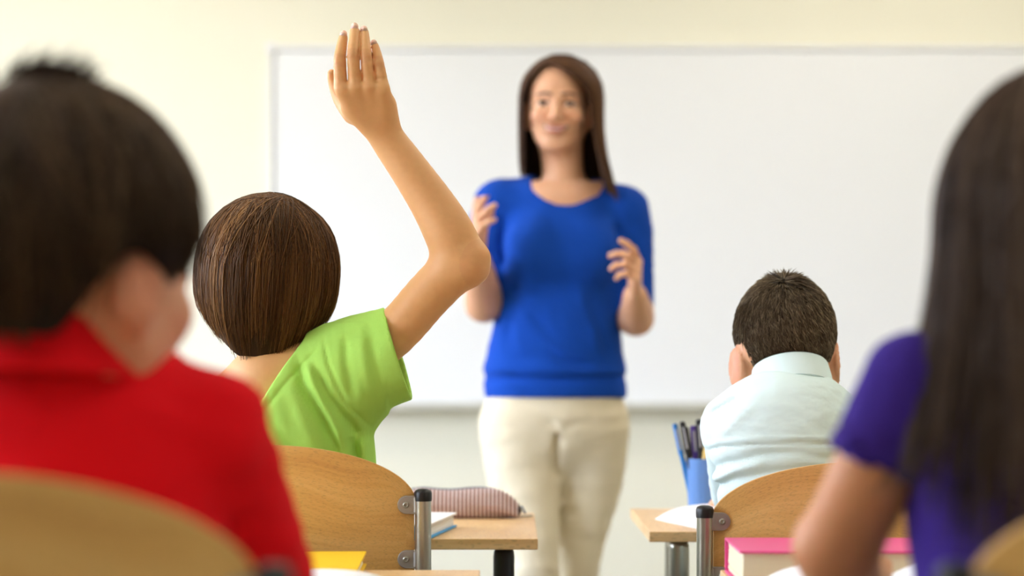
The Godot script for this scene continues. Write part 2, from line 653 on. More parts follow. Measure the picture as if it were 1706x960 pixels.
func room() -> void:
	var th := 0.2
	var mb := Mb.new()
	mb.rbox(xf(Vector3(0, -th / 2, (ZF + ZB) / 2)), Vector3(XR - XL + 2 * th, th, ZB - ZF + 2 * th), 0.001)
	structure(mb, "floor", M.floor)
	mb = Mb.new()
	mb.rbox(xf(Vector3(0, CEIL + th / 2, (ZF + ZB) / 2)), Vector3(XR - XL + 2 * th, th, ZB - ZF + 2 * th), 0.001)
	structure(mb, "ceiling", M.ceiling)
	mb = Mb.new()
	mb.rbox(xf(Vector3(0, CEIL / 2, ZF - th / 2)), Vector3(XR - XL + 2 * th, CEIL, th), 0.001)
	structure(mb, "wall_front", M.wall)
	mb = Mb.new()
	mb.rbox(xf(Vector3(0, CEIL / 2, ZB + th / 2)), Vector3(XR - XL + 2 * th, CEIL, th), 0.001)
	structure(mb, "wall_back", M.wall)
	mb = Mb.new()
	mb.rbox(xf(Vector3(XR + th / 2, CEIL / 2, (ZF + ZB) / 2)), Vector3(th, CEIL, ZB - ZF), 0.001)
	structure(mb, "wall_right", M.wall)
	# the left wall has three windows
	mb = Mb.new()
	var xw := XL - th / 2
	var y0 := 0.85
	var y1 := 2.55
	mb.rbox(xf(Vector3(xw, y0 / 2, (ZF + ZB) / 2)), Vector3(th, y0, ZB - ZF), 0.001)
	mb.rbox(xf(Vector3(xw, (CEIL + y1) / 2, (ZF + ZB) / 2)), Vector3(th, CEIL - y1, ZB - ZF), 0.001)
	var zs := [[-5.5, -4.1], [-3.7, -2.3], [-1.9, -0.5]]
	var edge := ZF
	for k in 4:
		var e1: float = zs[k][0] if k < 3 else ZB
		mb.rbox(xf(Vector3(xw, (y0 + y1) / 2, (edge + e1) / 2)), Vector3(th, y1 - y0, e1 - edge), 0.001)
		if k < 3: edge = zs[k][1]
	structure(mb, "wall_left", M.wall)
	for k in 3:
		var za: float = zs[k][0]
		var zb: float = zs[k][1]
		var zc := (za + zb) / 2
		var g := Mb.new()
		g.rbox(xf(Vector3(xw, (y0 + y1) / 2, zc)), Vector3(0.006, y1 - y0 - 0.1, zb - za - 0.1), 0.001)
		var wn := structure(g, "window_%d" % (k + 1), M.glass)
		var fm := Mb.new()
		for s in [y0 + 0.025, y1 - 0.025]:
			fm.rbox(xf(Vector3(xw, s, zc)), Vector3(0.06, 0.05, zb - za), 0.004)
		for s in [za + 0.025, zb - 0.025, zc]:
			fm.rbox(xf(Vector3(xw, (y0 + y1) / 2, s)), Vector3(0.06, y1 - y0 - 0.1, 0.05), 0.004)
		part(fm, "window_frame", M.frame_white, wn)
	for s in 2:
		var bb := Mb.new()
		if s == 0: bb.rbox(xf(Vector3(0, 0.045, ZF + 0.008)), Vector3(XR - XL, 0.09, 0.016), 0.003)
		else: bb.rbox(xf(Vector3(XR - 0.008, 0.045, (ZF + ZB) / 2)), Vector3(0.016, 0.09, ZB - ZF - 0.04), 0.003)
		structure(bb, ["baseboard_front", "baseboard_right"][s], M.frame_white)
	whiteboard()


func whiteboard() -> void:
	var a := Vector3(-0.7980, 2.0167, -5.9700)
	var x1 := 2.2
	var yt := a.y
	var yb := 0.835
	var cx := (a.x + x1) / 2
	var cy := (yt + yb) / 2
	var t := thing("whiteboard", Vector3(cx, cy, ZF), "wide white marker board in a thin pale frame on the wall behind the teacher", "whiteboard")
	var w := x1 - a.x
	var hh := yt - yb
	var mb := Mb.new()
	mb.rbox(xf(Vector3(0, 0, 0.020)), Vector3(w - 0.02, hh - 0.02, 0.018), 0.002)
	part(mb, "writing_surface", M.board, t)
	for k in 4:
		mb = Mb.new()
		if k < 2: mb.rbox(xf(Vector3(0, [-1.0, 1.0][k] * hh / 2, 0.020)), Vector3(w + 0.012, 0.020, 0.032), 0.005)
		else: mb.rbox(xf(Vector3([-1.0, 1.0][k - 2] * w / 2, 0, 0.020)), Vector3(0.014, hh + 0.0, 0.032), 0.005)
		part(mb, "frame_bar", M.board_frame, t)
	for sx in [-1.0, 1.0]:
		for sy in [-1.0, 1.0]:
			mb = Mb.new()
			mb.rbox(xf(Vector3(sx * w / 2, sy * hh / 2, 0.020)), Vector3(0.036, 0.036, 0.037), 0.006)
			part(mb, "corner_cap", M.board_frame, t)
	mb = Mb.new()
	mb.rbox(xf(Vector3(0, -hh / 2 - 0.012, 0.045)), Vector3(w * 0.96, 0.010, 0.07), 0.004)
	mb.rbox(xf(Vector3(0, -hh / 2 - 0.005, 0.078)), Vector3(w * 0.96, 0.024, 0.006), 0.003)
	part(mb, "pen_tray", M.tray, t)


# ------------------------------------------------------------------ furniture
func chair(at: Vector3, top_y: float, label: String, turn := 0.0) -> void:
	# origin on the floor under the middle of the backrest; the sitter looks along -z; top_y is the crest of the backrest
	var t := thing("school_chair", at, label, "chair", "beech plywood school chairs", turn)
	var hw := 0.2017
	var seat := 0.44
	# backrest: bent plywood, arched along its top
	var fr := []
	var bk := []
	var rows := 15
	var cols := 41
	var yb := top_y - 0.235
	for j in rows:
		var a := []
		var b := []
		for q in cols:
			var s := lerpf(-0.985, 0.985, float(q) / (cols - 1))
			s = sin(s * PI / 2 * 0.985) / sin(0.985 * PI / 2 * 0.985) * 0.985
			var yt := top_y - 0.082 * (1.0 - sqrt(maxf(0.0, 1.0 - s * s)))
			var ybt := yb + 0.03 * pow(absf(s), 6.0)
			var y := lerpf(ybt, yt, float(j) / (rows - 1))
			var z := 0.030 * (1.0 - s * s) - 0.012 + 0.05 * (y - yb)
			a.append(Vector3(s * hw, y, z))
			b.append(Vector3(s * hw, y, z - 0.009))
		fr.append(a)
		bk.append(b)
	var mb := Mb.new()
	mb.sheet(fr, Vector2(1.1, 0.62))
	mb.sheet(bk, Vector2(1.1, 0.62), true)
	var back := part(mb, "backrest", M.wood, t)
	var rim := Mb.new()
	var loop := []
	for q in cols: loop.append([fr[0][q], bk[0][q]])
	for j in range(1, rows): loop.append([fr[j][cols - 1], bk[j][cols - 1]])
	for q in range(cols - 2, -1, -1): loop.append([fr[rows - 1][q], bk[rows - 1][q]])
	for j in range(rows - 2, -1, -1): loop.append([fr[j][0], bk[j][0]])
	for e in loop.size() - 1:
		# a softly rounded plywood edge in three facets
		var p0: Vector3 = loop[e][0]; var p1: Vector3 = loop[e + 1][0]
		var r0: Vector3 = loop[e][1]; var r1: Vector3 = loop[e + 1][1]
		var dir := (p1 - p0).normalized()
		var outw := (r0 - p0).normalized().cross(dir) * -0.002
		rim.face(p0, p0.lerp(r0, 0.25) + outw, p1.lerp(r1, 0.25) + outw, p1)
		rim.face(p0.lerp(r0, 0.25) + outw, p0.lerp(r0, 0.75) + outw, p1.lerp(r1, 0.75) + outw, p1.lerp(r1, 0.25) + outw)
		rim.face(p0.lerp(r0, 0.75) + outw, r0, r1, p1.lerp(r1, 0.75) + outw)
	part(rim, "plywood_edge", M.wood_edge, back)
	for s in [-1.0, 1.0]:
		var px: float = s * (hw + 0.0095)
		var ty := top_y - 0.062
		# back post with its black cap
		mb = Mb.new()
		mb.sweep(PackedVector3Array([Vector3(px, ty - 0.012, 0.0), Vector3(px, seat, -0.012), Vector3(px, 0.02, 0.05)]), PackedFloat32Array([0.0112, 0.0112, 0.0112]), 16)
		var post := part(mb, "back_post", M.steel, t)
		mb = Mb.new()
		mb.lathe(xf(Vector3(px, ty - 0.015, 0)), PackedVector2Array([Vector2(0.0119, 0), Vector2(0.0122, 0.004), Vector2(0.0122, 0.011), Vector2(0.0108, 0.0145), Vector2(0.006, 0.0165), Vector2(0, 0.017)]), 20)
		part(mb, "post_cap", M.black, post)
		for yy in [top_y - 0.082, top_y - 0.156]:
			# bracket plate on the camera side of the plywood, with screw
			var bz: float = 0.03 * (1.0 - 0.9 * 0.9) - 0.012 + 0.05 * (yy - yb) + 0.0022
			mb = Mb.new()
			var inx: float = px - s * 0.022
			var pts := PackedVector3Array()
			var rr := PackedFloat32Array()
			for e in 2:
				pts.append(Vector3(inx + s * (0.018 * e), yy, bz)); rr.append(0.0125)
			mb.lathe(xf(Vector3(inx, yy, bz - 0.0015), Basis(Vector3.RIGHT, PI / 2)), PackedVector2Array([Vector2(0.0125, -0.0), Vector2(0.0125, 0.002), Vector2(0.0115, 0.003), Vector2(0, 0.003)]), 24)
			mb.rbox(xf(Vector3(inx + s * 0.0095, yy, bz - 0.0003)), Vector3(0.019, 0.0248, 0.003), 0.001)
			mb.sweep(PackedVector3Array([Vector3(px - s * 0.009, yy - 0.010, bz * 0.6), Vector3(px - s * 0.009, yy + 0.010, bz * 0.6)]), PackedFloat32Array([0.0042, 0.0042]), 12)
			var br := part(mb, "bracket", M.bracket, t)
			mb = Mb.new()
			mb.lathe(xf(Vector3(inx - s * 0.001, yy, bz + 0.001), Basis(Vector3.RIGHT, PI / 2)), PackedVector2Array([Vector2(0.0045, 0), Vector2(0.0045, 0.0015), Vector2(0.0032, 0.003), Vector2(0.0018, 0.003), Vector2(0.0016, 0.001), Vector2(0, 0.001)]), 16)
			part(mb, "screw", M.steel, br)
		mb = Mb.new()
		mb.sweep(PackedVector3Array([Vector3(px, seat - 0.02, -0.012), Vector3(px, seat - 0.02, -0.34), Vector3(px, seat - 0.05, -0.365), Vector3(px, 0.015, -0.385)]), PackedFloat32Array([0.0112, 0.0112, 0.0112, 0.0112]), 14)
		part(mb, "front_leg", M.steel, t)
		for zz in [0.05, -0.385]:
			mb = Mb.new()
			mb.lathe(xf(Vector3(px, 0, zz)), PackedVector2Array([Vector2(0, 0), Vector2(0.014, 0), Vector2(0.015, 0.02), Vector2(0.0115, 0.03)]), 16)
			part(mb, "foot_cap", M.black, t)
	mb = Mb.new()
	mb.sweep(PackedVector3Array([Vector3(-hw, seat - 0.02, -0.30), Vector3(hw, seat - 0.02, -0.30)]), PackedFloat32Array([0.01, 0.01]), 12)
	part(mb, "cross_bar", M.steel, t)
	fr = []
	bk = []
	for j in 9:
		var a := []
		var b := []
		for q in 13:
			var s := lerpf(-1, 1, q / 12.0)
			var z := lerpf(-0.02, -0.39, j / 8.0)
			var y := seat - 0.008 + 0.006 * s * s - 0.02 * pow(maxf(0.0, j / 8.0 - 0.75) * 4.0, 2.0)
			a.append(Vector3(s * 0.19 * (1.0 - 0.05 * pow(j / 8.0, 3)), y + 0.009, z))
			b.append(Vector3(s * 0.19 * (1.0 - 0.05 * pow(j / 8.0, 3)), y, z))
		fr.append(a)
		bk.append(b)
	mb = Mb.new()
	mb.slab(fr, bk, Vector2(0.8, 0.8))
	part(mb, "seat", M.wood, t)


func desk(x0: float, x1: float, z_near: float, z_far: float, y: float, label: String, hook := false) -> void:
	var t := thing("school_desk", Vector3((x0 + x1) / 2, 0, -(z_near + z_far) / 2), label, "desk", "single beech school desks")
	var w := x1 - x0
	var d := z_far - z_near
	var mb := Mb.new()
	mb.rbox(xf(Vector3(0, y - 0.0085, 0)), Vector3(w, 0.017, d), 0.0018, 1.1)
	part(mb, "desktop", M.desk, t)
	for s in [-1.0, 1.0]:
		var px: float = s * (w / 2 - 0.052)
		# leg: oval column on a sled foot, with a black shoe under the top
		mb = Mb.new()
		mb.sweep(PackedVector3Array([Vector3(px, y - 0.035, 0.06), Vector3(px, 0.05, 0.0)]), PackedFloat32Array([0.021, 0.021]), 18, Vector3.RIGHT, 0.62)
		part(mb, "leg_column", M.steel, t)
		mb = Mb.new()
		mb.sweep(PackedVector3Array([Vector3(px, y - 0.030, d / 2 - 0.06), Vector3(px, y - 0.030, -d / 2 + 0.03)]), PackedFloat32Array([0.013, 0.013]), 14)
		part(mb, "top_rail", M.steel, t)
		mb = Mb.new()
		mb.lathe(xf(Vector3(px, y - 0.150, d / 2 - 0.05)), PackedVector2Array([Vector2(0, 0), Vector2(0.012, 0.002), Vector2(0.0165, 0.010), Vector2(0.0165, 0.118), Vector2(0.0155, 0.126), Vector2(0.012, 0.1315), Vector2(0, 0.1330)]), 20)
		part(mb, "corner_stop", M.steel if hook else M.black, t)
		mb = Mb.new()
		mb.sweep(PackedVector3Array([Vector3(px, 0.028, d / 2 - 0.01), Vector3(px, 0.028, -d / 2 + 0.01)]), PackedFloat32Array([0.02, 0.02]), 14, Vector3.RIGHT, 0.7)
		part(mb, "sled_foot", M.steel, t)
	mb = Mb.new()
	mb.rbox(xf(Vector3(0, y - 0.16, -d / 2 + 0.06)), Vector3(w - 0.15, 0.05, 0.02), 0.004)
	part(mb, "cross_rail", M.steel, t)
	if hook:
		mb = Mb.new()
		var hx := -w / 2 + 0.095
		var pp := PackedVector3Array()
		var rr := PackedFloat32Array()
		for k in 9:
			var an := PI * k / 8.0
			pp.append(Vector3(hx + 0.012 - 0.012 * cos(an), y - 0.050 - 0.012 * sin(an), d / 2 - 0.06)); rr.append(0.002)
		mb.sweep(pp, rr, 8)
		mb.sweep(PackedVector3Array([Vector3(hx, y - 0.05, d / 2 - 0.06), Vector3(hx, y - 0.016, d / 2 - 0.06)]), PackedFloat32Array([0.002, 0.002]), 8)
		part(mb, "bag_hook", M.steel, t)


func book(called: String, at: Vector3, size: Vector3, turn: float, cover: Material, pages: Material, label: String, spine_far := true, front: Material = null) -> void:
	# a hardback lying flat: two boards, a spine along the far (or near) long side, page block set in
	var t := thing(called, at, label, "book", "", turn)
	var ct := 0.003
	var mb := Mb.new()
	mb.rbox(xf(Vector3(0, ct / 2, 0)), Vector3(size.x, ct, size.z), 0.001)
	part(mb, "back_cover", cover, t)
	mb = Mb.new()
	mb.rbox(xf(Vector3(0, size.y - ct / 2, 0)), Vector3(size.x, ct, size.z), 0.001)
	part(mb, "front_cover", front if front else cover, t)
	mb = Mb.new()
	var sz := (-1.0 if spine_far else 1.0) * (size.z / 2 - ct / 2)
	mb.rbox(xf(Vector3(0, size.y / 2, sz)), Vector3(size.x, size.y - 0.001, ct), 0.001)
	part(mb, "spine", cover, t)
	mb = Mb.new()
	# page block as many thin leaves, slightly uneven
	var n := maxi(4, int((size.y - 2 * ct) / 0.0022))
	var th := (size.y - 2 * ct) / n
	for k in n:
		var inset := 0.004 + rng.randf() * 0.0012
		mb.rbox(xf(Vector3(0, ct + th * (k + 0.5), -signf(sz) * -0.001)), Vector3(size.x - 2 * inset, th * 0.94, size.z - 2 * inset), 0.0002)
	part(mb, "page_block", pages, t)


func open_book(called: String, at: Vector3, w: float, d: float, rise: float, turn: float, label: String, cover: Material) -> void:
	# lying open: two page stacks arching from the gutter, spine along z
	var t := thing(called, at, label, "notebook", "", turn)
	var mb := Mb.new()
	mb.rbox(xf(Vector3(0, 0.001, 0)), Vector3(2 * w + 0.008, 0.002, d + 0.006), 0.0005)
	part(mb, "cover", cover, t)
	for s in [-1.0, 1.0]:
		var top := []
		var bot := []
		for j in 7:
			var a := []
			var b := []
			for q in 15:
				var e := q / 14.0 if s > 0 else 1.0 - q / 14.0
				var y := 0.003 + rise * (1.0 - pow(e, 5.0)) * minf(1.0, 0.5 + 2.2 * e)
				a.append(Vector3(s * w * e, y, lerpf(d / 2, -d / 2, j / 6.0)))
				b.append(Vector3(s * w * e, 0.002, lerpf(d / 2, -d / 2, j / 6.0)))
			top.append(a)
			bot.append(b)
		mb = Mb.new()
		mb.slab(top, bot)
		part(mb, "pages", M.paper, t)


func furniture() -> void:
	var top := 0.698
	chair(Vector3(Vector3(-0.3318, 0.8535, -2.4400).x, 0, -2.44), Vector3(-0.3278, 0.8548, -2.4100).y, "beech school chair on which the person in green sits")
	chair(Vector3(Vector3(0.4725, 0.8307, -2.4400).x, 0, -2.44), Vector3(0.4667, 0.8323, -2.4100).y, "beech school chair on which the person in the pale shirt sits")
	chair(Vector3(-0.362, 0, -1.14), Vector3(-0.3241, 0.8954, -1.1400).y, "blurred beech school chair behind the person in red")
	chair(Vector3(0.492, 0, -1.14), Vector3(-0.3241, 0.8962, -1.1400).y, "blurred beech school chair behind the person in purple")
	desk(-0.66, 0.0395, 2.74, 3.22, top, "beech school desk with the striped pencil case on it")
	desk(0.218, 0.918, 2.86, 3.32, top, "beech school desk with the blue pencil cup on it", true)
	desk(-0.74, -0.041, 1.83, 2.32, top, "beech school desk with the yellow book on it")
	desk(0.268, 0.968, 1.83, 2.32, top, "beech school desk with the thick pink book on it")
	# books
	book("yellow_book", Vector3(-0.275, top + 0.0005, -2.245), Vector3(0.175, 0.019, 0.235), 0.03, M.yellow, M.pages_white, "yellow hardback book lying beside the person in red", false)
	book("pink_book", Vector3(0.397, top + 0.0005, -2.205), Vector3(0.255, 0.044, 0.168), -0.012, M.pink, M.pages, "thick pink hardback book in front of the person in purple", true)
	book("paperback", Vector3(-0.190, top + 0.0005, -2.835), Vector3(0.165, 0.0235, 0.235), -0.16, M.sky_blue, M.pages_white, "white book with a blue back cover lying beside the pencil case", false, M.paper)
	open_book("open_notebook", Vector3(-0.275, top + 0.0005, -1.985), 0.155, 0.20, 0.024, 0.05, "open white notebook in front of the person in red", M.paper)
	open_book("open_notebook", Vector3(0.430, top + 0.0005, -1.985), 0.155, 0.19, 0.032, -0.02, "open white notebook in front of the person in purple", M.paper)
	open_book("open_notebook", Vector3(0.435, top + 0.0005, -3.03), 0.165, 0.2, 0.022, 0.28, "open white notebook beside the blue pencil cup", M.paper)
	pencil_case()
	pencil_cup()


func pencil_case() -> void:
	var t := thing("pencil_case", Vector3(-0.085, 0.6985, -3.12), "soft striped dusty-pink pencil case with a zip end", "pencil case")
	var rows := []
	var n := 22
	for j in n + 1:
		var e := float(j) / n
		var x := lerpf(-0.105, 0.096, e)
		var a := []
		for s in 29:
			var an := TAU * s / 28.0
			var r := 0.0275
			var ry := 0.0265
			if e > 0.80:
				var q := (e - 0.80) / 0.20
				r *= 1.0 - 0.22 * q * q
				ry *= 1.0 - 0.62 * q * q
			if e < 0.1: ry *= 0.55 + 4.5 * e
			var dent := 0.0018 * sin(x * 60.0 + 2.0 * an) * sin(an * 3.0) + 0.004 * sin(an * 5.0 + x * 40.0) * smoothstep(0.62, 0.9, e)
			var y := sin(an) * (ry + dent)
			y = maxf(y, -ry * 0.86)
			a.append(Vector3(x, 0.0235 + y * (1.0 - 0.0 * e), cos(an) * (r + dent)))
		rows.append(a)
	for a in rows:
		var low := 1.0
		for p in a: low = minf(low, p.y)
		for q in a.size(): a[q] = a[q] - Vector3(0, low * 0.85, 0)
	var mb := Mb.new()
	var flip := []
	for s in 29:
		var col := []
		for j in n + 1: col.append(rows[j][s])
		flip.append(col)
	mb.sheet(flip, Vector2(1, 1), true)
	for e in 2:
		var ring: Array = rows[0] if e == 0 else rows[n]
		var c := Vector3.ZERO
		for p in ring: c += p
		c /= ring.size()
		c.x += -0.004 if e == 0 else 0.006
		var k := mb.vert(c, Vector3(-1 if e == 0 else 1, 0, 0), Vector2(0.01, 0.5))
		for s in 29: mb.vert(ring[s], Vector3(-0.7 if e == 0 else 0.7, 0, 0).normalized(), Vector2(0.01, 0.5))
		for s in 28:
			if e == 0: mb.tri(k, k + 1 + s, k + 2 + s)
			else: mb.tri(k, k + 2 + s, k + 1 + s)
	part(mb, "case_body", M.case_cloth, t)
	mb = Mb.new()
	var zp := PackedVector3Array()
	var zr := PackedFloat32Array()
	for k in 14:
		var j := int(lerpf(1, n, k / 13.0))
		zp.append(rows[j][7] + Vector3(0, 0.0005, 0)); zr.append(0.0022)
	zp.append(rows[n][3] + Vector3(0.006, 0, 0)); zr.append(0.0024)
	zp.append(Vector3(0.108, 0.008, 0.012)); zr.append(0.002)
	mb.sweep(zp, zr, 8)
	var z := part(mb, "zip", M.zip, t)
	mb = Mb.new()
	mb.rbox(xf(Vector3(0.110, 0.004, 0.014), Basis(Vector3.UP, 0.5)), Vector3(0.022, 0.003, 0.007), 0.001)
	part(mb, "zip_pull", M.steel, z)


func pencil_cup() -> void:
	var c := Vector3(0.345, 0.6985, -3.20)
	var t := thing("pencil_cup", c, "blue translucent plastic pencil cup left of the person in the pale shirt", "cup")
	var mb := Mb.new()
	mb.lathe(xf(Vector3.ZERO), PackedVector2Array([Vector2(0, 0.0005), Vector2(0.030, 0.0005), Vector2(0.0315, 0.003), Vector2(0.0365, 0.097), Vector2(0.0375, 0.0985), Vector2(0.0355, 0.0985), Vector2(0.0300, 0.004), Vector2(0, 0.003)]), 36)
	part(mb, "cup_wall", M.cup, t)
	var spec := [
		["pen", M.pen_blue, Vector3(-0.022, 0, 0.004), Vector3(-0.056, 0.160, 0.0), 0.0042, "blue pen leaning out on the left of the pencil cup"],
		["pen", M.navy, Vector3(-0.014, 0, 0.012), Vector3(-0.044, 0.164, 0.012), 0.0050, "black pen beside the blue pen in the cup"],
		["pen", M.black, Vector3(-0.016, 0, -0.010), Vector3(-0.036, 0.154, -0.012), 0.0050, "black pen at the back of the cup"],
		["marker", M.pen_violet, Vector3(-0.012, 0, 0.006), Vector3(-0.024, 0.157, 0.008), 0.0056, "violet marker in the middle of the cup"],
		["pen", M.navy, Vector3(-0.006, 0, 0.014), Vector3(-0.015, 0.168, 0.016), 0.0050, "tall black pen beside the violet marker"],
		["pencil", M.pencil, Vector3(-0.020, 0, 0.016), Vector3(-0.002, 0.125, 0.027), 0.0040, "yellow pencil leaning right in the cup"],
		["pen", M.pen_silver, Vector3(0.012, 0, 0.002), Vector3(0.020, 0.132, 0.0), 0.0045, "silver pen at the right of the cup"],
	]
	for s in spec:
		var p0: Vector3 = c + s[2] + Vector3(0, 0.005, 0)
		var p1: Vector3 = c + s[3]
		var q := thing(s[0], p0, s[5], s[0], "pens in the blue cup")
		var d := p1 - p0
		mb = Mb.new()
		var r: float = s[4]
		mb.sweep(PackedVector3Array([Vector3.ZERO, d * 0.03, d * 0.66]), PackedFloat32Array([r * 0.4, r, r]), 12)
		part(mb, "barrel", s[1], q)
		mb = Mb.new()
		if s[0] == "pencil":
			mb.sweep(PackedVector3Array([d * 0.66, d * 0.9, d * 0.99, d]), PackedFloat32Array([r, r, r * 0.35, r * 0.1]), 6)
			part(mb, "sharpened_end", M.pencil, q)
		else:
			mb.sweep(PackedVector3Array([d * 0.64, d * 0.645, d * 0.985, d]), PackedFloat32Array([r * 0.9, r * 1.18, r * 1.12, r * 0.7]), 12)
			var cp := part(mb, "cap", M.black if s[1] == M.navy else s[1], q)
			mb = Mb.new()
			mb.rbox(xf(d * 0.82 + Vector3(0, 0, r * 1.5), Basis(Quaternion(Vector3.UP, d.normalized()))), Vector3(0.003, d.length() * 0.24, 0.0015), 0.0005)
			part(mb, "clip", M.pen_silver, cp)


# ------------------------------------------------------------------ people: shared pieces
func person(base: Vector3, label: String) -> Node3D:
	return thing("person", base, label, "person")


func head_shape(S: Sdf, X: Transform3D, sc: float, smile := 0.0, adult := false) -> void:
	# local axes: +z is where the face looks, +y up, origin between the eyes at mid depth
	var B := X.basis
	var k := 0.018 * sc
	var w := func(x: float, y: float, z: float) -> Vector3: return X * (Vector3(x, y, z) * sc)
	S.ell(w.call(0, 0.030, -0.012), Vector3(0.074, 0.088, 0.094) * sc, B, 0.0)
	S.ell(w.call(0, -0.036, 0.026), Vector3(0.0625, 0.075, 0.060) * sc, B, k * 1.4)
	S.ell(w.call(0, -0.100, 0.058), Vector3(0.021, 0.017, 0.018) * sc, B, k)
	for s in [-1.0, 1.0]:
		S.cap(w.call(s * 0.054, -0.045, -0.002), w.call(s * 0.020, -0.096, 0.054), 0.016 * sc, 0.014 * sc, k)
		S.ell(w.call(s * 0.037, -0.032 + smile * 0.004, 0.062), Vector3(0.022 + 0.004 * smile, 0.020, 0.018 + 0.002 * smile) * sc, B, k)
		S.cap(w.call(s * 0.014, 0.021, 0.080), w.call(s * 0.044, 0.020, 0.064), 0.010 * sc, 0.009 * sc, 0.012 * sc)
		S.ell(w.call(s * 0.0345, -0.001, 0.092), Vector3(0.017, 0.010, 0.013) * sc, B, 0.010 * sc, true)
		S.ell(w.call(s * 0.0345, -0.001, 0.0695), Vector3(0.0155, 0.0125, 0.0135) * sc, B, 0.002 * sc)
		# ears: a dished oval standing off the head
		var eb := B * Basis(Vector3.UP, s * 0.42)
		S.ell(w.call(s * 0.0785, -0.020, -0.012), Vector3(0.0065, 0.031, 0.020) * sc, eb, 0.012 * sc)
		S.ell(w.call(s * 0.070, -0.022, -0.004), Vector3(0.011, 0.026, 0.016) * sc, B, 0.010 * sc)
		S.ell(w.call(s * 0.074, -0.048, -0.002), Vector3(0.006, 0.010, 0.009) * sc, eb, 0.006 * sc)
		S.ell(w.call(s * 0.0895, -0.016, -0.004), Vector3(0.0055, 0.019, 0.010) * sc, eb, 0.004 * sc, true)
		S.ell(w.call(s * 0.0105, -0.036, 0.094), Vector3(0.0075, 0.0065, 0.009) * sc, B, 0.006 * sc)
	S.chain([w.call(0, 0.016, 0.082), w.call(0, -0.014, 0.094), w.call(0, -0.031, 0.1035)], [0.0075 * sc, 0.0085 * sc, 0.0105 * sc], 0.010 * sc)
	# lips, corners drawn up by a smile
	var up := 0.010 * smile
	var wd := 0.021 + 0.011 * smile
	for sgn in [1.0, -1.0]:
		var y0: float = -0.0640 + sgn * (0.0040 + 0.0018 * smile)
		S.chain([w.call(-wd, -0.064 + up, 0.073), w.call(-wd * 0.5, y0 + up * 0.25, 0.0845), w.call(0, y0 - (0.001 if sgn > 0 else 0.0), 0.0885), w.call(wd * 0.5, y0 + up * 0.25, 0.0845), w.call(wd, -0.064 + up, 0.073)], [0.0028 * sc, 0.0046 * sc, 0.0050 * sc, 0.0046 * sc, 0.0028 * sc], 0.004 * sc)
	if smile > 0.0:
		S.chain([w.call(-wd * 0.9, -0.064 + up * 0.8, 0.076), w.call(-wd * 0.45, -0.064 + up * 0.25, 0.0855), w.call(wd * 0.45, -0.064 + up * 0.25, 0.0855), w.call(wd * 0.9, -0.064 + up * 0.8, 0.076)], [0.002 * sc, 0.0034 * sc, 0.0034 * sc, 0.002 * sc], 0.003 * sc)


func head_paint(X: Transform3D, sc: float, skin: Color, brow: Color, smile := 0.0) -> Callable:
	var inv := X.affine_inverse()
	var lip := skin.lerp(lin(168, 56, 60), 0.78)
	var white := lin(236, 232, 226)
	var iris := lin(66, 46, 34)
	var dark := lin(44, 30, 24)
	var flush := skin.lerp(lin(222, 112, 88), 0.28)
	var up := 0.010 * smile
	var wd := 0.021 + 0.011 * smile
	return func(p: Vector3) -> Color:
		var q: Vector3 = (inv * p) / sc
		var ax := absf(q.x)
		if q.z < 0.03:
			return skin.lerp(flush, 0.9) if ax > 0.0755 and q.y < 0.03 and q.y > -0.06 else skin
		# eyes: almond of white, iris, dark lash line
		var ex := (ax - 0.0345) / 0.0135
		var ey := (q.y + 0.001) / (0.0048 if smile > 0.0 else 0.006)
		if absf(ex) < 1.25 and q.z > 0.05:
			var lid := 1.0 - ex * ex
			if lid > 0.0 and absf(ey) < lid:
				return iris if absf(ax - 0.0345) < 0.0066 else white
			if lid > -0.5 and ey > 0.0 and ey < lid + 0.95: return dark
		# brows
		var by := 0.0215 + 0.004 * sin(clampf((ax - 0.012) / 0.038, 0, 1) * PI)
		if ax > 0.012 and ax < 0.050 and absf(q.y - by) < 0.0036: return skin.lerp(brow, 0.95)
		# mouth
		if ax < wd and q.z > 0.066:
			var e := ax / wd
			var mid := -0.064 + up * e * e
			var half := 0.0092 * (1.0 - e * e * 0.70)
			var dy := q.y - mid
			if absf(dy) < half:
				if smile > 0.0 and e > 0.74: return skin.lerp(dark, 0.75)
				if smile > 0.0 and absf(dy) < half * 0.17: return white
				return lip
		if Vector2(ax - 0.040, (q.y + 0.034) * 1.2).length() < 0.022: return skin.lerp(flush, 0.55)
		return skin


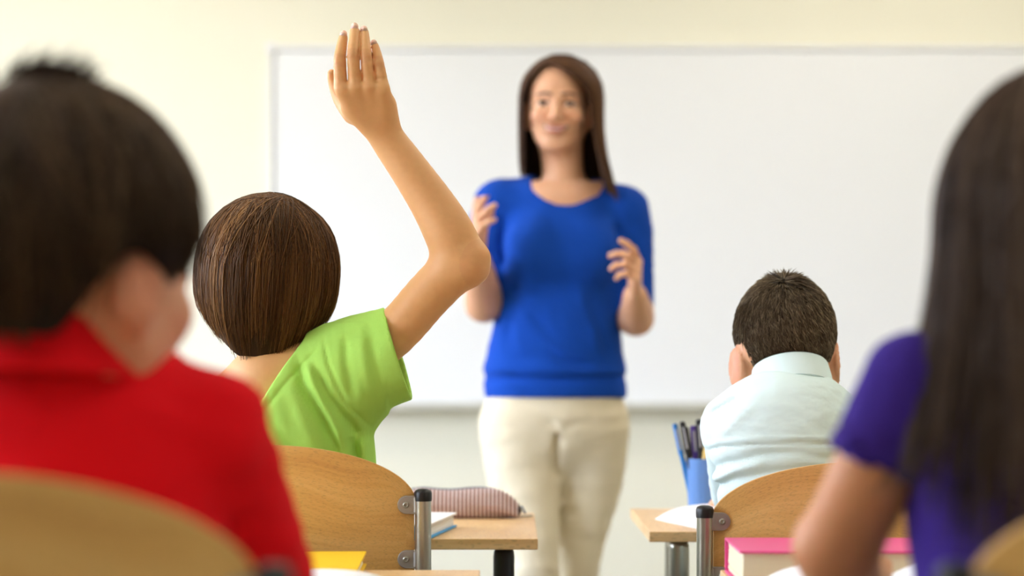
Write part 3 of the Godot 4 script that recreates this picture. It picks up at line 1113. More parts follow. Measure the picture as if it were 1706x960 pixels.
func hand_shape(S: Sdf, w: Vector3, ydir: Vector3, zback: Vector3, L: float, curls: Array, thumb: float, k := 0.006) -> void:
	# w wrist, ydir along the palm, zback out of the back of the hand, L whole length; thumb -1 right hand, +1 left
	var y := ydir.normalized()
	var z := (zback - y * zback.dot(y)).normalized()
	var x := y.cross(z) * thumb
	var palm := 0.50 * L
	for fi in 4:
		var ox: float = [0.165, 0.055, -0.055, -0.155][fi] * L
		var kn: Vector3 = w + y * (palm * [0.98, 1.02, 0.99, 0.92][fi]) + x * ox + z * (0.01 * L)
		S.cap(w + x * ox * 0.55 + y * (0.04 * L), kn, 0.075 * L, 0.060 * L, 0.02 * L + k)
		var fl: float = [0.44, 0.49, 0.45, 0.36][fi] * L
		var p := kn
		var an := 0.0
		var r: float = [0.055, 0.056, 0.053, 0.047][fi] * L
		var spread: Vector3 = x * ([0.10, 0.02, -0.05, -0.13][fi])
		for sg in 3:
			an += curls[fi] * [0.9, 1.1, 0.7][sg]
			var d: Vector3 = (y * cos(an) - z * sin(an) + spread * maxf(0.0, cos(an))).normalized()
			var q: Vector3 = p + d * (fl * [0.46, 0.30, 0.22][sg])
			S.cap(p, q, r, r * 0.9, 0.004)
			p = q
			r *= 0.9
	# thumb leaves the side of the palm near its base
	var t0 := w + x * (0.10 * L) + y * (0.10 * L) - z * (0.03 * L)
	var cth: float = curls[4]
	var d1 := (x * 0.72 + y * 0.65 - z * 0.25).normalized()
	var t1 := t0 + d1 * (0.22 * L)
	var d2 := (d1 + y * 0.5 - z * cth * 0.5 - x * cth * 0.4).normalized()
	var t2 := t1 + d2 * (0.17 * L)
	var d3 := (d2 + y * 0.2 - z * cth * 0.5 - x * cth * 0.5).normalized()
	var t3 := t2 + d3 * (0.12 * L)
	S.chain([t0, t1, t2, t3], [0.085 * L, 0.062 * L, 0.052 * L, 0.043 * L], 0.02 * L)


# hair that falls from a root over the skull and then straight down
func hair_path(P: Dictionary, az: float, off: float, tm: float, n: int, clump: float, lean: float, root_j: Vector3) -> PackedVector3Array:
	var r: Vector3 = P.r
	var root: Vector3 = (P.root + root_j).normalized()
	var yend: float = P.yend.call(az)
	var tuck: float = P.tuck.call(az)
	var la := r.y * 1.5
	var fmax := 1.0
	if yend > 0.0: fmax = acos(clampf(yend / r.y, 0, 1)) * 2.0 / PI
	var ld := maxf(0.0, -yend)
	var total := la * fmax + ld
	var out := PackedVector3Array()
	for q in n:
		var s := tm * total * q / (n - 1)
		var a := lerpf(az, clump, 0.8 * pow(s / total, 1.6)) + lean * (s / total)
		var e := Vector3(sin(a), -0.02, cos(a)).normalized()
		var p: Vector3
		var puff := 1.0 + off * minf(1.0, 0.35 + s / la)
		if s < la * fmax or ld == 0.0:
			p = root.slerp(e, clampf(s / la, 0.0, 1.0)) * r * puff
		else:
			var l := s - la
			p = e * r * puff
			var m := 1.0 - tuck * pow(l / maxf(ld, 0.001), P.get("tuck_pow", 1.7))
			p.x *= m
			p.z *= m
			p.y -= l
		out.append(p)
	return out


func hair(mb: Mb, X: Transform3D, P: Dictionary, count: int, width: float, n := 12, clumps := 90) -> void:
	# an under-layer that follows the scalp, then strands combed in locks
	var rows := []
	var from: float = P.get("from", -PI)
	var to: float = P.get("to", PI)
	for j in 61:
		var az := lerpf(from, to, j / 60.0)
		var pp := hair_path(P, az, -0.055, P.get("base_reach", 0.95), 16, az, 0.0, Vector3.ZERO)
		var a := []
		for p in pp: a.append(X * p)
		rows.append(a)
	mb.col = P.base
	mb.sheet(rows, Vector2.ONE, false)
	var cl := []
	for q in clumps: cl.append([lerpf(from, to, (q + rng.randf()) / clumps), rng.randf_range(-0.03, 0.012), rng.randf_range(0.87, 1.0), rng.randf()])
	cl.sort_custom(func(a, b): return a[0] < b[0])
	var pal: Array = P.tones
	for s in count:
		var ci := mini(clumps - 1, int(float(s) / count * clumps))
		var c: Array = cl[ci]
		var gap := (to - from) / clumps
		var az: float = c[0] + rng.randfn(0.0, 1.0) * gap * 1.1
		if az < from or az > to: continue
		var off: float = c[1] + rng.randf_range(-0.05, 0.006) * P.get("volume", 1.0)
		if rng.randf() < 0.03: off += rng.randf_range(0.0, 0.035)
		var tm: float = c[2] * rng.randf_range(P.get("ragged", 0.86), 1.0)
		var jr: float = P.get("root_jitter", 0.12)
		var rj := Vector3(rng.randfn(0, jr), 0, rng.randfn(0, jr))
		var pts := hair_path(P, az, off, tm, n, lerpf(az, c[0], P.get("gather", 0.8)), rng.randfn(0.0, P.get("stray", 0.03)), rj)
		var wv: float = P.get("wave", 0.0)
		var ph := rng.randf() * TAU
		var radii := PackedFloat32Array()
		for q in n:
			var e := float(q) / (n - 1)
			var p := pts[q]
			if wv > 0.0:
				var side := Vector3(p.z, 0, -p.x).normalized()
				p += side * (wv * sin(ph + e * 7.0) * e)
			pts[q] = X * p
			radii.append(width * (1.0 - 0.75 * e * e * e) * 0.5)
		var tone: float = clampf(c[3] * 0.55 + rng.randf() * 0.45, 0.0, 0.999)
		var ti := tone * (pal.size() - 1)
		mb.col = (pal[int(ti)] as Color).lerp(pal[int(ti) + 1], ti - int(ti))
		mb.sweep(pts, radii, 3, Vector3.ZERO, 1.0, false)


# short cropped hair standing a little off the scalp and turning round a whorl
func short_hair(mb: Mb, X: Transform3D, c: Vector3, r: Vector3, whorl: Vector3, keep: Callable, count: int, length: float, width: float, lift: float, pal: Array) -> void:
	for s in count:
		var u := Vector3(rng.randfn(), rng.randfn(), rng.randfn()).normalized()
		var edge: float = keep.call(u)
		if edge <= 0.0: continue
		var away := u - whorl * u.dot(whorl)
		var spin := whorl.cross(u)
		var near := exp(-away.length_squared() * 14.0)
		var dir := (away.normalized() + spin * 0.6 * (0.4 + near) + Vector3(0, -0.55, 0) * (1.0 - near)).normalized()
		dir = (dir - u * dir.dot(u)).normalized()
		var cl := fold_noise.get_noise_3dv(u * 9.0)
		dir = dir.rotated(u, cl * 1.1 + rng.randfn() * 0.16)
		var nn := (u / r).normalized()
		var p := c + u * r * 0.975
		var L := length * rng.randf_range(0.6, 1.0) * minf(1.0, 0.3 + edge * 4.0)
		var li := lift + 0.22 * near + rng.randf() * 0.10
		var pts := PackedVector3Array()
		var radii := PackedFloat32Array()
		for q in 5:
			var e := q / 4.0
			pts.append(X * (p + dir * (L * e) + nn * (L * (li * e - 0.35 * e * e * (1.0 - near)))))
			radii.append(width * 0.5 * (1.0 - 0.8 * e * e))
		var tone := clampf(0.5 + 0.5 * cl + rng.randfn() * 0.25, 0.0, 0.999)
		var ti := tone * (pal.size() - 1)
		mb.col = (pal[int(ti)] as Color).lerp(pal[int(ti) + 1], ti - int(ti))
		mb.sweep(pts, radii, 3, Vector3.ZERO, 1.0, false)


func seated_legs(t: Node3D, base: Vector3, mat: Material, skin: Color, scl := 1.0) -> void:
	var S := Sdf.new(base + Vector3(-0.24, 0.0, -0.56), base + Vector3(0.24, 0.64, 0.16), 0.011)
	S.cap(base + Vector3(-0.06, 0.53, 0), base + Vector3(0.06, 0.53, 0), 0.098, 0.098, 0.02, Vector3.UP, 0.8)
	for s in [-1.0, 1.0]:
		S.chain([base + Vector3(s * 0.075, 0.52, -0.02), base + Vector3(s * 0.10, 0.515, -0.36), base + Vector3(s * 0.10, 0.12, -0.38)], [0.070, 0.056, 0.042], 0.03)
	S.plane(base + Vector3(0, 0.11, 0), Vector3.DOWN)
	var mb := Mb.new()
	S.mesh(mb)
	part(mb, "trousers", mat, t, -t.position)
	for s in [-1.0, 1.0]:
		shoe(t, base + Vector3(s * 0.10, 0, -0.38), Vector3(0, 0, -1), 0.20)


func shoe(t: Node3D, at: Vector3, dir: Vector3, L: float) -> void:
	var S := Sdf.new(at + Vector3(-0.08, -0.005, -L), at + Vector3(0.08, 0.16, L), 0.009)
	S.chain([at - dir * (L * 0.22) + Vector3(0, 0.045, 0), at + dir * (L * 0.3) + Vector3(0, 0.04, 0), at + dir * (L * 0.62) + Vector3(0, 0.03, 0)], [0.042, 0.04, 0.034], 0.02)
	S.cap(at + Vector3(0, 0.05, 0), at + Vector3(0, 0.11, 0), 0.042, 0.04, 0.02)
	S.plane(at + Vector3(0, 0.002, 0), Vector3.DOWN)
	var mb := Mb.new()
	S.mesh(mb)
	part(mb, "shoe", M.shoe, t, -t.position)


func collar(t: Node3D, mat: Material, c: Vector3, bs: Basis, r_top: Vector2, r_low: Vector2, stand: float, fall: float, open_deg := 40.0) -> void:
	# turned-down collar: rises on the inside, folds over, falls outside; local +z is the front opening
	var rows_o := []
	var rows_i := []
	var n := 40
	var prof := [[0.0, 0.0, 0.0], [0.5, 0.75, 0.10], [0.85, 1.0, 0.22], [1.0, 0.93, 0.40], [1.0, 0.55, 0.70], [1.0, 0.0, 1.0]]
	for j in prof.size():
		var a := []
		var b := []
		for q in n + 1:
			var an := deg_to_rad(lerpf(open_deg, 360.0 - open_deg, float(q) / n))
			var w: float = prof[j][2]
			var rad := r_top.lerp(r_low, w)
			var y: float = stand * minf(1.0, prof[j][1]) if j < 3 else lerpf(stand - fall, stand, prof[j][1])
			y -= 0.012 * maxf(0.0, cos(an)) * 2.0
			var p := Vector3(sin(an) * rad.x, y, cos(an) * rad.y)
			var nn := Vector3(sin(an), 0.35, cos(an)).normalized() * 0.0022
			a.append(c + bs * (p + nn))
			b.append(c + bs * (p - nn))
		rows_o.append(a)
		rows_i.append(b)
	var mb := Mb.new()
	mb.slab(rows_o, rows_i)
	part(mb, "collar", mat, t, -t.position)


# relief of drawn folds: each entry is [points, depth (minus sinks), half width]; measured across the cloth seen from behind
func fold_relief(p: Vector3, folds: Array) -> float:
	var q := Vector2(p.x, p.y)
	var sum := 0.0
	for fo in folds:
		var pts: Array = fo[0]
		var best := 1.0
		var along := 0.0
		for k in pts.size() - 1:
			var a := Vector2(pts[k].x, pts[k].y)
			var ba := Vector2(pts[k + 1].x, pts[k + 1].y) - a
			var tt := clampf((q - a).dot(ba) / ba.length_squared(), 0.0, 1.0)
			var d := (q - a - ba * tt).length_squared()
			if d < best:
				best = d
				along = (k + tt) / (pts.size() - 1)
		var w: float = fo[2]
		if best < w * w * 6.0: sum += fo[1] * exp(-best / (w * w)) * minf(1.0, 5.0 * minf(along, 1.0 - along) + 0.15)
	return sum


func people() -> void:
	child_in_green()
	boy_in_pale_shirt()
	child_in_red()
	girl_in_purple()
	teacher()


# ------------------------------------------------------------------ the child in green, arm raised
func child_in_green() -> void:
	var base := Vector3(-0.333, 0, -2.60)
	var t := person(base, "seated person in a lime green T-shirt raising one arm")
	var sh := -base
	var skin := lin(226, 171, 114)
	var body := Mb.new()
	# raised arm and hand on one fine grid
	var A := Sdf.new(Vector3(-0.2820, 0.9254, -2.6600), Vector3(-0.0144, 1.4288, -2.4000), 0.0023)
	A.chain([Vector3(-0.2520, 0.9480, -2.5800), Vector3(-0.1686, 1.0068, -2.5550), Vector3(-0.1194, 1.0591, -2.5400), Vector3(-0.0751, 1.1042, -2.5300)], [0.040, 0.0335, 0.033, 0.034], 0.012)
	A.chain([Vector3(-0.0717, 1.1076, -2.5300), Vector3(-0.0875, 1.1460, -2.5250), Vector3(-0.1103, 1.1864, -2.5250), Vector3(-0.1397, 1.2302, -2.5250), Vector3(-0.1666, 1.2680, -2.5250), Vector3(-0.1856, 1.2952, -2.5200)], [0.0365, 0.0352, 0.0312, 0.0275, 0.0250, 0.0232], 0.014)
	A.cap(Vector3(-0.0537, 1.0983, -2.5150), Vector3(-0.0511, 1.1101, -2.5150), 0.020, 0.019, 0.020)
	var zz := Vector3(0, 0, 1)
	for kn in [[573, 152, 0.0130], [593, 150, 0.0135], [615, 149, 0.0130], [636, 150, 0.0122]]:
		A.cap(Vector3((632.0 + (kn[0] - 612.0) * 0.35 - 853.0) * 2.515 / 3000.0, Vector3(-0.1853, 1.2995, -2.5150).y, -2.515), Vector3((kn[0] - 853.0) * 2.482 / 3000.0, 0.96 + (611.0 - kn[1]) * 2.482 / 3000.0, -2.482), 0.0180, kn[2], 0.005)
	A.cap(Vector3(-0.2221, 1.3199, -2.5050), Vector3(-0.1886, 1.2995, -2.5150), 0.0165, 0.018, 0.012)
	A.cap(Vector3(-0.1742, 1.3233, -2.5000), Vector3(-0.1735, 1.3004, -2.5150), 0.0130, 0.0145, 0.012)
	A.soften(Vector3(-0.2713, 1.2642, -2.6000), Vector3(-0.1396, 1.3496, -2.4200), 7)
	var fingers := [
		[[Vector3(-0.2358, 1.3455, -2.4820), Vector3(-0.2371, 1.3804, -2.4780), Vector3(-0.2354, 1.4019, -2.4870), Vector3(-0.2339, 1.4170, -2.4970)], [0.0098, 0.0088, 0.0078, 0.0066]],
		[[Vector3(-0.2158, 1.3469, -2.4800), Vector3(-0.2185, 1.3864, -2.4740), Vector3(-0.2178, 1.4096, -2.4840), Vector3(-0.2179, 1.4266, -2.4950)], [0.0098, 0.0085, 0.0079, 0.0070]],
		[[Vector3(-0.1968, 1.3479, -2.4810), Vector3(-0.2006, 1.3859, -2.4760), Vector3(-0.2030, 1.4083, -2.4860), Vector3(-0.2047, 1.4234, -2.4960)], [0.0094, 0.0083, 0.0075, 0.0066]],
		[[Vector3(-0.1788, 1.3475, -2.4840), Vector3(-0.1835, 1.3766, -2.4800), Vector3(-0.1874, 1.3937, -2.4880), Vector3(-0.1905, 1.4051, -2.4960)], [0.0092, 0.0080, 0.0070, 0.0060]],
	]
	for fg in fingers:
		var fr := []
		for q in 4: fr.append(fg[1][q] - 0.0004)
		A.chain(fg[0], fr, 0.0012)
	for fg in fingers: A.ell(fg[0][0] + Vector3(0, -0.002, 0.0045), Vector3(0.0080, 0.0075, 0.0065), Basis.IDENTITY, 0.006)
	A.soften(Vector3(-0.2713, 1.2729, -2.6000), Vector3(-0.1396, 1.3399, -2.4200), 2)
	A.chain([Vector3(-0.2226, 1.3136, -2.5200), Vector3(-0.2408, 1.3360, -2.5350), Vector3(-0.2503, 1.3600, -2.5370), Vector3(-0.2532, 1.3719, -2.5320)], [0.0145, 0.0108, 0.0085, 0.0066], 0.008)
	# creases across the middle finger joints
	for fg in fingers:
		var pj: Vector3 = fg[0][1]
		for q in 3:
			var py := pj + Vector3(0, (q - 1) * 0.0042, 0.0095)
			A.cap(py + Vector3(-0.0045, 0, 0), py + Vector3(0.0045, 0, 0), 0.0012, 0.0012, 0.002, Vector3.ZERO, 1.0, true)
	var knuckles := []
	for fg in fingers: knuckles.append(fg[0][1])
	var ruddy := skin.lerp(lin(196, 118, 84), 0.5)
	var elbow := Vector3(-0.0443, 1.1031, -2.5100)
	A.mesh(body, func(p: Vector3) -> Color:
		for kq in knuckles:
			if p.distance_squared_to(kq) < 0.00014: return skin.lerp(ruddy, 0.12 + 0.35 * absf(sin(p.y * 1100.0)))
		if p.distance_squared_to(elbow) < 0.0012: return skin.lerp(ruddy, 0.3)
		return skin)
	# nails
	body.col = lin(240, 196, 176)
	for fg in fingers:
		var tip: Vector3 = fg[0][3]
		var dirf: Vector3 = (fg[0][3] - fg[0][2]).normalized()
		var side := dirf.cross(Vector3(0, 0, 1)).normalized()
		var up := side.cross(dirf).normalized()
		var rr: float = fg[1][3]
		body.lathe(Transform3D(Basis(side * (rr * 0.80), up * (rr * 0.42), dirf * (-rr * 1.05)), tip + up * (rr * 0.70) + dirf * (rr * 0.20)), PackedVector2Array([Vector2(1, 0), Vector2(0.9, 0.45), Vector2(0.6, 0.8), Vector2(0.3, 0.95), Vector2(0, 1)]), 16)
	# head and neck
	var X := Transform3D(Basis(Vector3.UP, PI + 0.05) * Basis(Vector3.FORWARD, -0.06) * Basis(Vector3.RIGHT, 0.04), Vector3(-0.3561, 1.0869, -2.6250))
	var H := Sdf.new(Vector3(-0.4939, 0.8868, -2.7800), Vector3(-0.2339, 1.1923, -2.4800), 0.005)
	head_shape(H, X, 0.98)
	H.chain([Vector3(-0.3553, 1.0177, -2.6250), Vector3(-0.3562, 0.9609, -2.6000), Vector3(-0.3483, 0.9136, -2.5800)], [0.043, 0.041, 0.052], 0.02)
	H.mesh(body, head_paint(X, 0.98, skin, lin(70, 46, 28)))
	# trunk and the arm that rests on the desk
	var T := Sdf.new(Vector3(-0.56, 0.48, -2.98), Vector3(-0.12, 1.02, -2.44), 0.008)
	T.cap(Vector3(-0.3186, 0.8780, -2.5900), Vector3(-0.333, 0.55, -2.60), 0.098, 0.106, 0.0, Vector3(0, 0, 1), 0.66)
	T.cap(Vector3(-0.3552, 0.9351, -2.5800), Vector3(-0.4255, 0.8933, -2.6000), 0.046, 0.042, 0.03)
	T.cap(Vector3(-0.3423, 0.9419, -2.5800), Vector3(-0.2309, 0.9591, -2.5850), 0.050, 0.045, 0.03)
	T.chain([Vector3(-0.4290, 0.8915, -2.6000), Vector3(-0.475, 0.75, -2.66), Vector3(-0.43, 0.735, -2.86)], [0.038, 0.032, 0.022], 0.015)
	T.mesh(body, func(_p: Vector3) -> Color: return skin)
	var HL := Sdf.new(Vector3(-0.50, 0.68, -3.03), Vector3(-0.30, 0.78, -2.83), 0.0035)
	hand_shape(HL, Vector3(-0.43, 0.728, -2.86), Vector3(0.35, -0.02, -0.9), Vector3(0, 1, 0.05), 0.145, [0.12, 0.14, 0.16, 0.2, 0.2], -1.0)
	HL.mesh(body, func(_p: Vector3) -> Color: return skin)
	part(body, "body", M.skin, t, sh)
	# T-shirt
	var G := Sdf.new(Vector3(-0.545, 0.50, -2.76), Vector3(-0.105, 1.08, -2.435), 0.0032)
	G.cap(Vector3(-0.3087, 0.8869, -2.5800), Vector3(-0.3262, 0.7973, -2.5820), 0.111, 0.122, 0.0, zz, 0.70)
	G.cap(Vector3(-0.3262, 0.8059, -2.5820), Vector3(-0.333, 0.56, -2.60), 0.122, 0.122, 0.02, zz, 0.67)
	G.cap(Vector3(-0.3552, 0.9136, -2.5800), Vector3(-0.4255, 0.8725, -2.6000), 0.046, 0.046, 0.02)
	G.cap(Vector3(-0.3294, 0.9351, -2.5800), Vector3(-0.2391, 0.9488, -2.5800), 0.050, 0.060, 0.04)
	G.chain([Vector3(-0.4255, 0.8725, -2.6000), Vector3(-0.472, 0.80, -2.64)], [0.046, 0.044], 0.02)
	G.cap(Vector3(-0.2171, 0.9615, -2.5740), Vector3(-0.1135, 0.9941, -2.5600), 0.0715, 0.0655, 0.035)
	# drape: folds pulled from the raised shoulder down the back
	var folds := [
		[[Vector3(-0.3008, 0.9708, -2.5000), Vector3(-0.2917, 0.9358, -2.5000), Vector3(-0.2675, 0.8925, -2.5000), Vector3(-0.2475, 0.8483, -2.5000), Vector3(-0.2425, 0.8108, -2.5000)], -0.0075, 0.0070],
		[[Vector3(-0.2875, 0.9658, -2.5000), Vector3(-0.2742, 0.9317, -2.5000), Vector3(-0.2508, 0.8900, -2.5000), Vector3(-0.2325, 0.8442, -2.5000)], 0.0060, 0.0075],
		[[Vector3(-0.2775, 0.9658, -2.5000), Vector3(-0.2567, 0.9192, -2.5000), Vector3(-0.2292, 0.8808, -2.5000), Vector3(-0.2142, 0.8525, -2.5000)], -0.0050, 0.0065],
		[[Vector3(-0.3108, 0.9358, -2.5000), Vector3(-0.2942, 0.8942, -2.5000), Vector3(-0.2692, 0.8483, -2.5000)], 0.0035, 0.0100],
		[[Vector3(-0.2342, 1.0058, -2.5000), Vector3(-0.2292, 0.9608, -2.5000), Vector3(-0.2192, 0.9108, -2.5000)], -0.0045, 0.0080],
		[[Vector3(-0.2125, 1.0150, -2.5000), Vector3(-0.2058, 0.9692, -2.5000), Vector3(-0.1942, 0.9192, -2.5000)], 0.0030, 0.0090],
		[[Vector3(-0.1992, 1.0233, -2.5000), Vector3(-0.1925, 0.9775, -2.5000), Vector3(-0.1808, 0.9275, -2.5000)], -0.0025, 0.0080],
		[[Vector3(-0.2250, 0.8625, -2.5000), Vector3(-0.2208, 0.8358, -2.5000), Vector3(-0.2192, 0.8025, -2.5000)], -0.0070, 0.0060],
		[[Vector3(-0.2108, 0.8608, -2.5000), Vector3(-0.2058, 0.8275, -2.5000), Vector3(-0.2042, 0.8025, -2.5000)], 0.0050, 0.0070],
		[[Vector3(-0.3442, 0.8942, -2.5000), Vector3(-0.3108, 0.8567, -2.5000), Vector3(-0.2775, 0.8342, -2.5000)], -0.0030, 0.0090],
		[[Vector3(-0.2650, 1.0008, -2.5000), Vector3(-0.2542, 0.9608, -2.5000), Vector3(-0.2317, 0.9108, -2.5000), Vector3(-0.2008, 0.8742, -2.5000)], -0.0024, 0.0034],
		[[Vector3(-0.2708, 0.9858, -2.5000), Vector3(-0.2942, 0.9608, -2.5000), Vector3(-0.3192, 0.9317, -2.5000), Vector3(-0.3542, 0.8858, -2.5000)], -0.0024, 0.0034],
	]
	G.bump(func(p: Vector3) -> float: return 0.0016 * fold_noise.get_noise_3d(p.x * 26.0, p.y * 12.0, p.z * 20.0) + (fold_relief(p, folds) if p.z > -2.60 else 0.0))
	G.plane(Vector3(-0.1616, 0.9797, -2.5650), Vector3(0.957, 0.29, 0.0).normalized())
	G.cap(Vector3(-0.1781, 0.9738, -2.5690), Vector3(-0.0793, 1.0049, -2.5570), 0.0600, 0.0570, 0.0, Vector3.ZERO, 1.0, true)
	G.cap(Vector3(-0.3388, 1.0138, -2.5600), Vector3(-0.4173, 0.8843, -2.5500), 0.046, 0.046, 0.003, zz, 3.0, true)
	var gb := Mb.new()
	G.mesh(gb)
	var shirt := part(gb, "t_shirt", M.green, t, sh)
	seated_legs(t, base + Vector3(0, 0, 0.0), M.denim, skin)
	# hair: chin-length bob
	var P := {
		"r": Vector3(0.1045, 0.112, 0.110), "root": Vector3(-0.08, 1.0, -0.12),
		"yend": func(az: float) -> float:
			var b := absf(az)
			if b < 0.6: return 0.03
			if b < 1.5: return lerpf(0.03, -0.085, (b - 0.6) / 0.9)
			return lerpf(-0.085, -0.142, clampf((b - 1.5) / 1.2, 0, 1)),
		"tuck": func(az: float) -> float: return lerpf(0.12, 0.46, clampf((absf(az) - 1.2) / 0.8, 0, 1)),
		"base": lin(48, 30, 15), "tones": [lin(54, 34, 17), lin(84, 56, 29), lin(112, 77, 42), lin(152, 112, 68)],
		"tuck_pow": 2.9, "ragged": 0.72, "gather": 0.75, "stray": 0.07, "root_jitter": 0.18, "wave": 0.0016,
	}
	var hb := Mb.new()
	hair(hb, X * Transform3D(Basis.IDENTITY, Vector3(0, 0.012, -0.012)), P, 7500, 0.0016, 13, 110)
	part(hb, "hair", M.hair, t, sh)


# ------------------------------------------------------------------ the boy in the pale shirt, bent over his desk
func boy_in_pale_shirt() -> void:
	var base := Vector3(0.42, 0, -2.62)
	var t := person(base, "seated person in a pale mint collared shirt bent over a desk")
	var sh := -base
	var skin := lin(224, 166, 128)
	var body := Mb.new()
	var X := Transform3D(Basis(Vector3.UP, PI + 0.03) * Basis(Vector3.RIGHT, 0.26) * Basis(Vector3.FORWARD, 0.05), Vector3(0.4148, 0.9773, -2.7350))
	var H := Sdf.new(Vector3(0.3258, 0.8546, -2.9000), Vector3(0.4924, 1.1017, -2.5600), 0.0030)
	head_shape(H, X, 1.0)
	H.chain([Vector3(0.4143, 0.9337, -2.7200), Vector3(0.4096, 0.8900, -2.6600)], [0.046, 0.05], 0.02)
	H.mesh(body, head_paint(X, 1.0, skin, lin(60, 44, 32)))
	var T := Sdf.new(Vector3(0.24, 0.48, -3.12), Vector3(0.60, 0.96, -2.46), 0.010)
	T.cap(Vector3(0.4004, 0.8465, -2.6400), base + Vector3(0.03, 0.55, 0), 0.10, 0.105, 0.0, Vector3(0, 0, 1), 0.68)
	T.cap(Vector3(0.3298, 0.8678, -2.6600), Vector3(0.4779, 0.8678, -2.6600), 0.036, 0.036, 0.03)
	for s in [0, 1]:
		T.chain([[Vector3(0.3222, 0.8585, -2.6700), Vector3(0.4868, 0.8585, -2.6700)][s], [Vector3(0.345, 0.755, -2.86), Vector3(0.56, 0.755, -2.86)][s], [Vector3(0.37, 0.748, -3.0), Vector3(0.52, 0.75, -3.02)][s]], [0.034, 0.028, 0.021], 0.015)
	T.mesh(body, func(_p: Vector3) -> Color: return skin)
	var HH := Sdf.new(Vector3(0.30, 0.69, -3.19), Vector3(0.58, 0.80, -2.97), 0.004)
	hand_shape(HH, Vector3(0.37, 0.745, -3.0), Vector3(0.35, -0.02, -1.0), Vector3(0, 1, 0), 0.14, [0.12, 0.14, 0.16, 0.2, 0.2], -1.0)
	hand_shape(HH, Vector3(0.52, 0.752, -3.02), Vector3(-0.4, -0.02, -1.0), Vector3(0.2, 1, 0), 0.14, [0.5, 0.5, 0.55, 0.6, 0.5], 1.0)
	HH.mesh(body, func(_p: Vector3) -> Color: return skin)
	part(body, "body", M.skin, t, sh)
	# shirt with a back yoke
	var G := Sdf.new(Vector3(0.24, 0.50, -3.03), Vector3(0.61, 0.985, -2.455), 0.0036)
	var zz := Vector3(0, 0, 1)
	G.cap(Vector3(0.3981, 0.8427, -2.6250), base + Vector3(0.025, 0.58, 0), 0.108, 0.118, 0.0, zz, 0.72)
	G.cap(Vector3(0.3266, 0.8742, -2.6550), Vector3(0.4770, 0.8742, -2.6550), 0.0425, 0.0425, 0.03)
	G.cap(Vector3(0.3697, 0.9059, -2.6600), Vector3(0.4451, 0.9059, -2.6600), 0.036, 0.036, 0.04)
	for s in [0, 1]:
		G.chain([[Vector3(0.3227, 0.8678, -2.6600), Vector3(0.4868, 0.8678, -2.6600)][s], [Vector3(0.345, 0.765, -2.82), Vector3(0.56, 0.765, -2.82)][s], [Vector3(0.362, 0.752, -2.95), Vector3(0.53, 0.752, -2.96)][s]], [0.040, 0.034, 0.029], 0.02)
	# yoke seam, creases under it and round the waist
	var folds := [
		[[Vector3(0.2712, 0.8317, -2.5500), Vector3(0.2992, 0.8436, -2.5500), Vector3(0.3459, 0.8495, -2.5500), Vector3(0.4054, 0.8512, -2.5500), Vector3(0.4904, 0.8487, -2.5500)], -0.0026, 0.0022],
		[[Vector3(0.2712, 0.8401, -2.5500), Vector3(0.2992, 0.8520, -2.5500), Vector3(0.3459, 0.8580, -2.5500), Vector3(0.4054, 0.8597, -2.5500), Vector3(0.4904, 0.8571, -2.5500)], 0.0014, 0.0035],
		[[Vector3(0.2779, 0.7994, -2.5500), Vector3(0.3077, 0.8215, -2.5500), Vector3(0.3544, 0.8350, -2.5500), Vector3(0.4139, 0.8401, -2.5500)], -0.0040, 0.0060],
		[[Vector3(0.2813, 0.7892, -2.5500), Vector3(0.3162, 0.8113, -2.5500), Vector3(0.3629, 0.8248, -2.5500)], 0.0035, 0.0060],
		[[Vector3(0.2813, 0.7755, -2.5500), Vector3(0.3204, 0.7994, -2.5500), Vector3(0.3799, 0.8129, -2.5500), Vector3(0.4479, 0.8180, -2.5500)], -0.0045, 0.0060],
		[[Vector3(0.4054, 0.8350, -2.5500), Vector3(0.4479, 0.8299, -2.5500), Vector3(0.4904, 0.8350, -2.5500)], -0.0030, 0.0060],
		[[Vector3(0.2805, 0.8843, -2.5500), Vector3(0.3034, 0.8996, -2.5500), Vector3(0.3341, 0.9183, -2.5500)], -0.0040, 0.0050],
		[[Vector3(0.2992, 0.8589, -2.5500), Vector3(0.3204, 0.8843, -2.5500), Vector3(0.3476, 0.9082, -2.5500)], 0.0025, 0.0080],
	]
	G.bump(func(p: Vector3) -> float: return 0.0018 * fold_noise.get_noise_3d(p.x * 16.0, p.y * 30.0, p.z * 20.0) + (fold_relief(p, folds) if p.z > -2.68 else 0.0))
	G.cap(Vector3(0.4185, 0.9879, -2.7000), Vector3(0.4123, 0.9166, -2.6600), 0.052, 0.050, 0.006, Vector3.ZERO, 1.0, true)
	var gb := Mb.new()
	G.mesh(gb)
	part(gb, "shirt", M.mint, t, sh)
	collar(t, M.mint, Vector3(0.4164, 0.9208, -2.6750), Basis(Vector3.UP, PI) * Basis(Vector3.RIGHT, 0.42) * Basis(Vector3.FORWARD, 0.03), Vector2(0.0515, 0.055), Vector2(0.060, 0.068), 0.040, 0.040, 30.0)
	seated_legs(t, base + Vector3(0.03, 0, 0), M.denim, skin)
	# cropped hair
	var hb := Mb.new()
	var c := Vector3(0, 0.030, -0.012)
	var r := Vector3(0.0765, 0.0905, 0.0965)
	var keep := func(u: Vector3) -> float:
		var low := -0.62 if u.z < -0.25 else lerpf(-0.62, 0.30, clampf((u.z + 0.25) / 0.75, 0, 1))
		if absf(u.x) > 0.80 and u.z > -0.35 and u.z < 0.25: low = maxf(low, -0.14)
		return u.y - low
	var shell := []
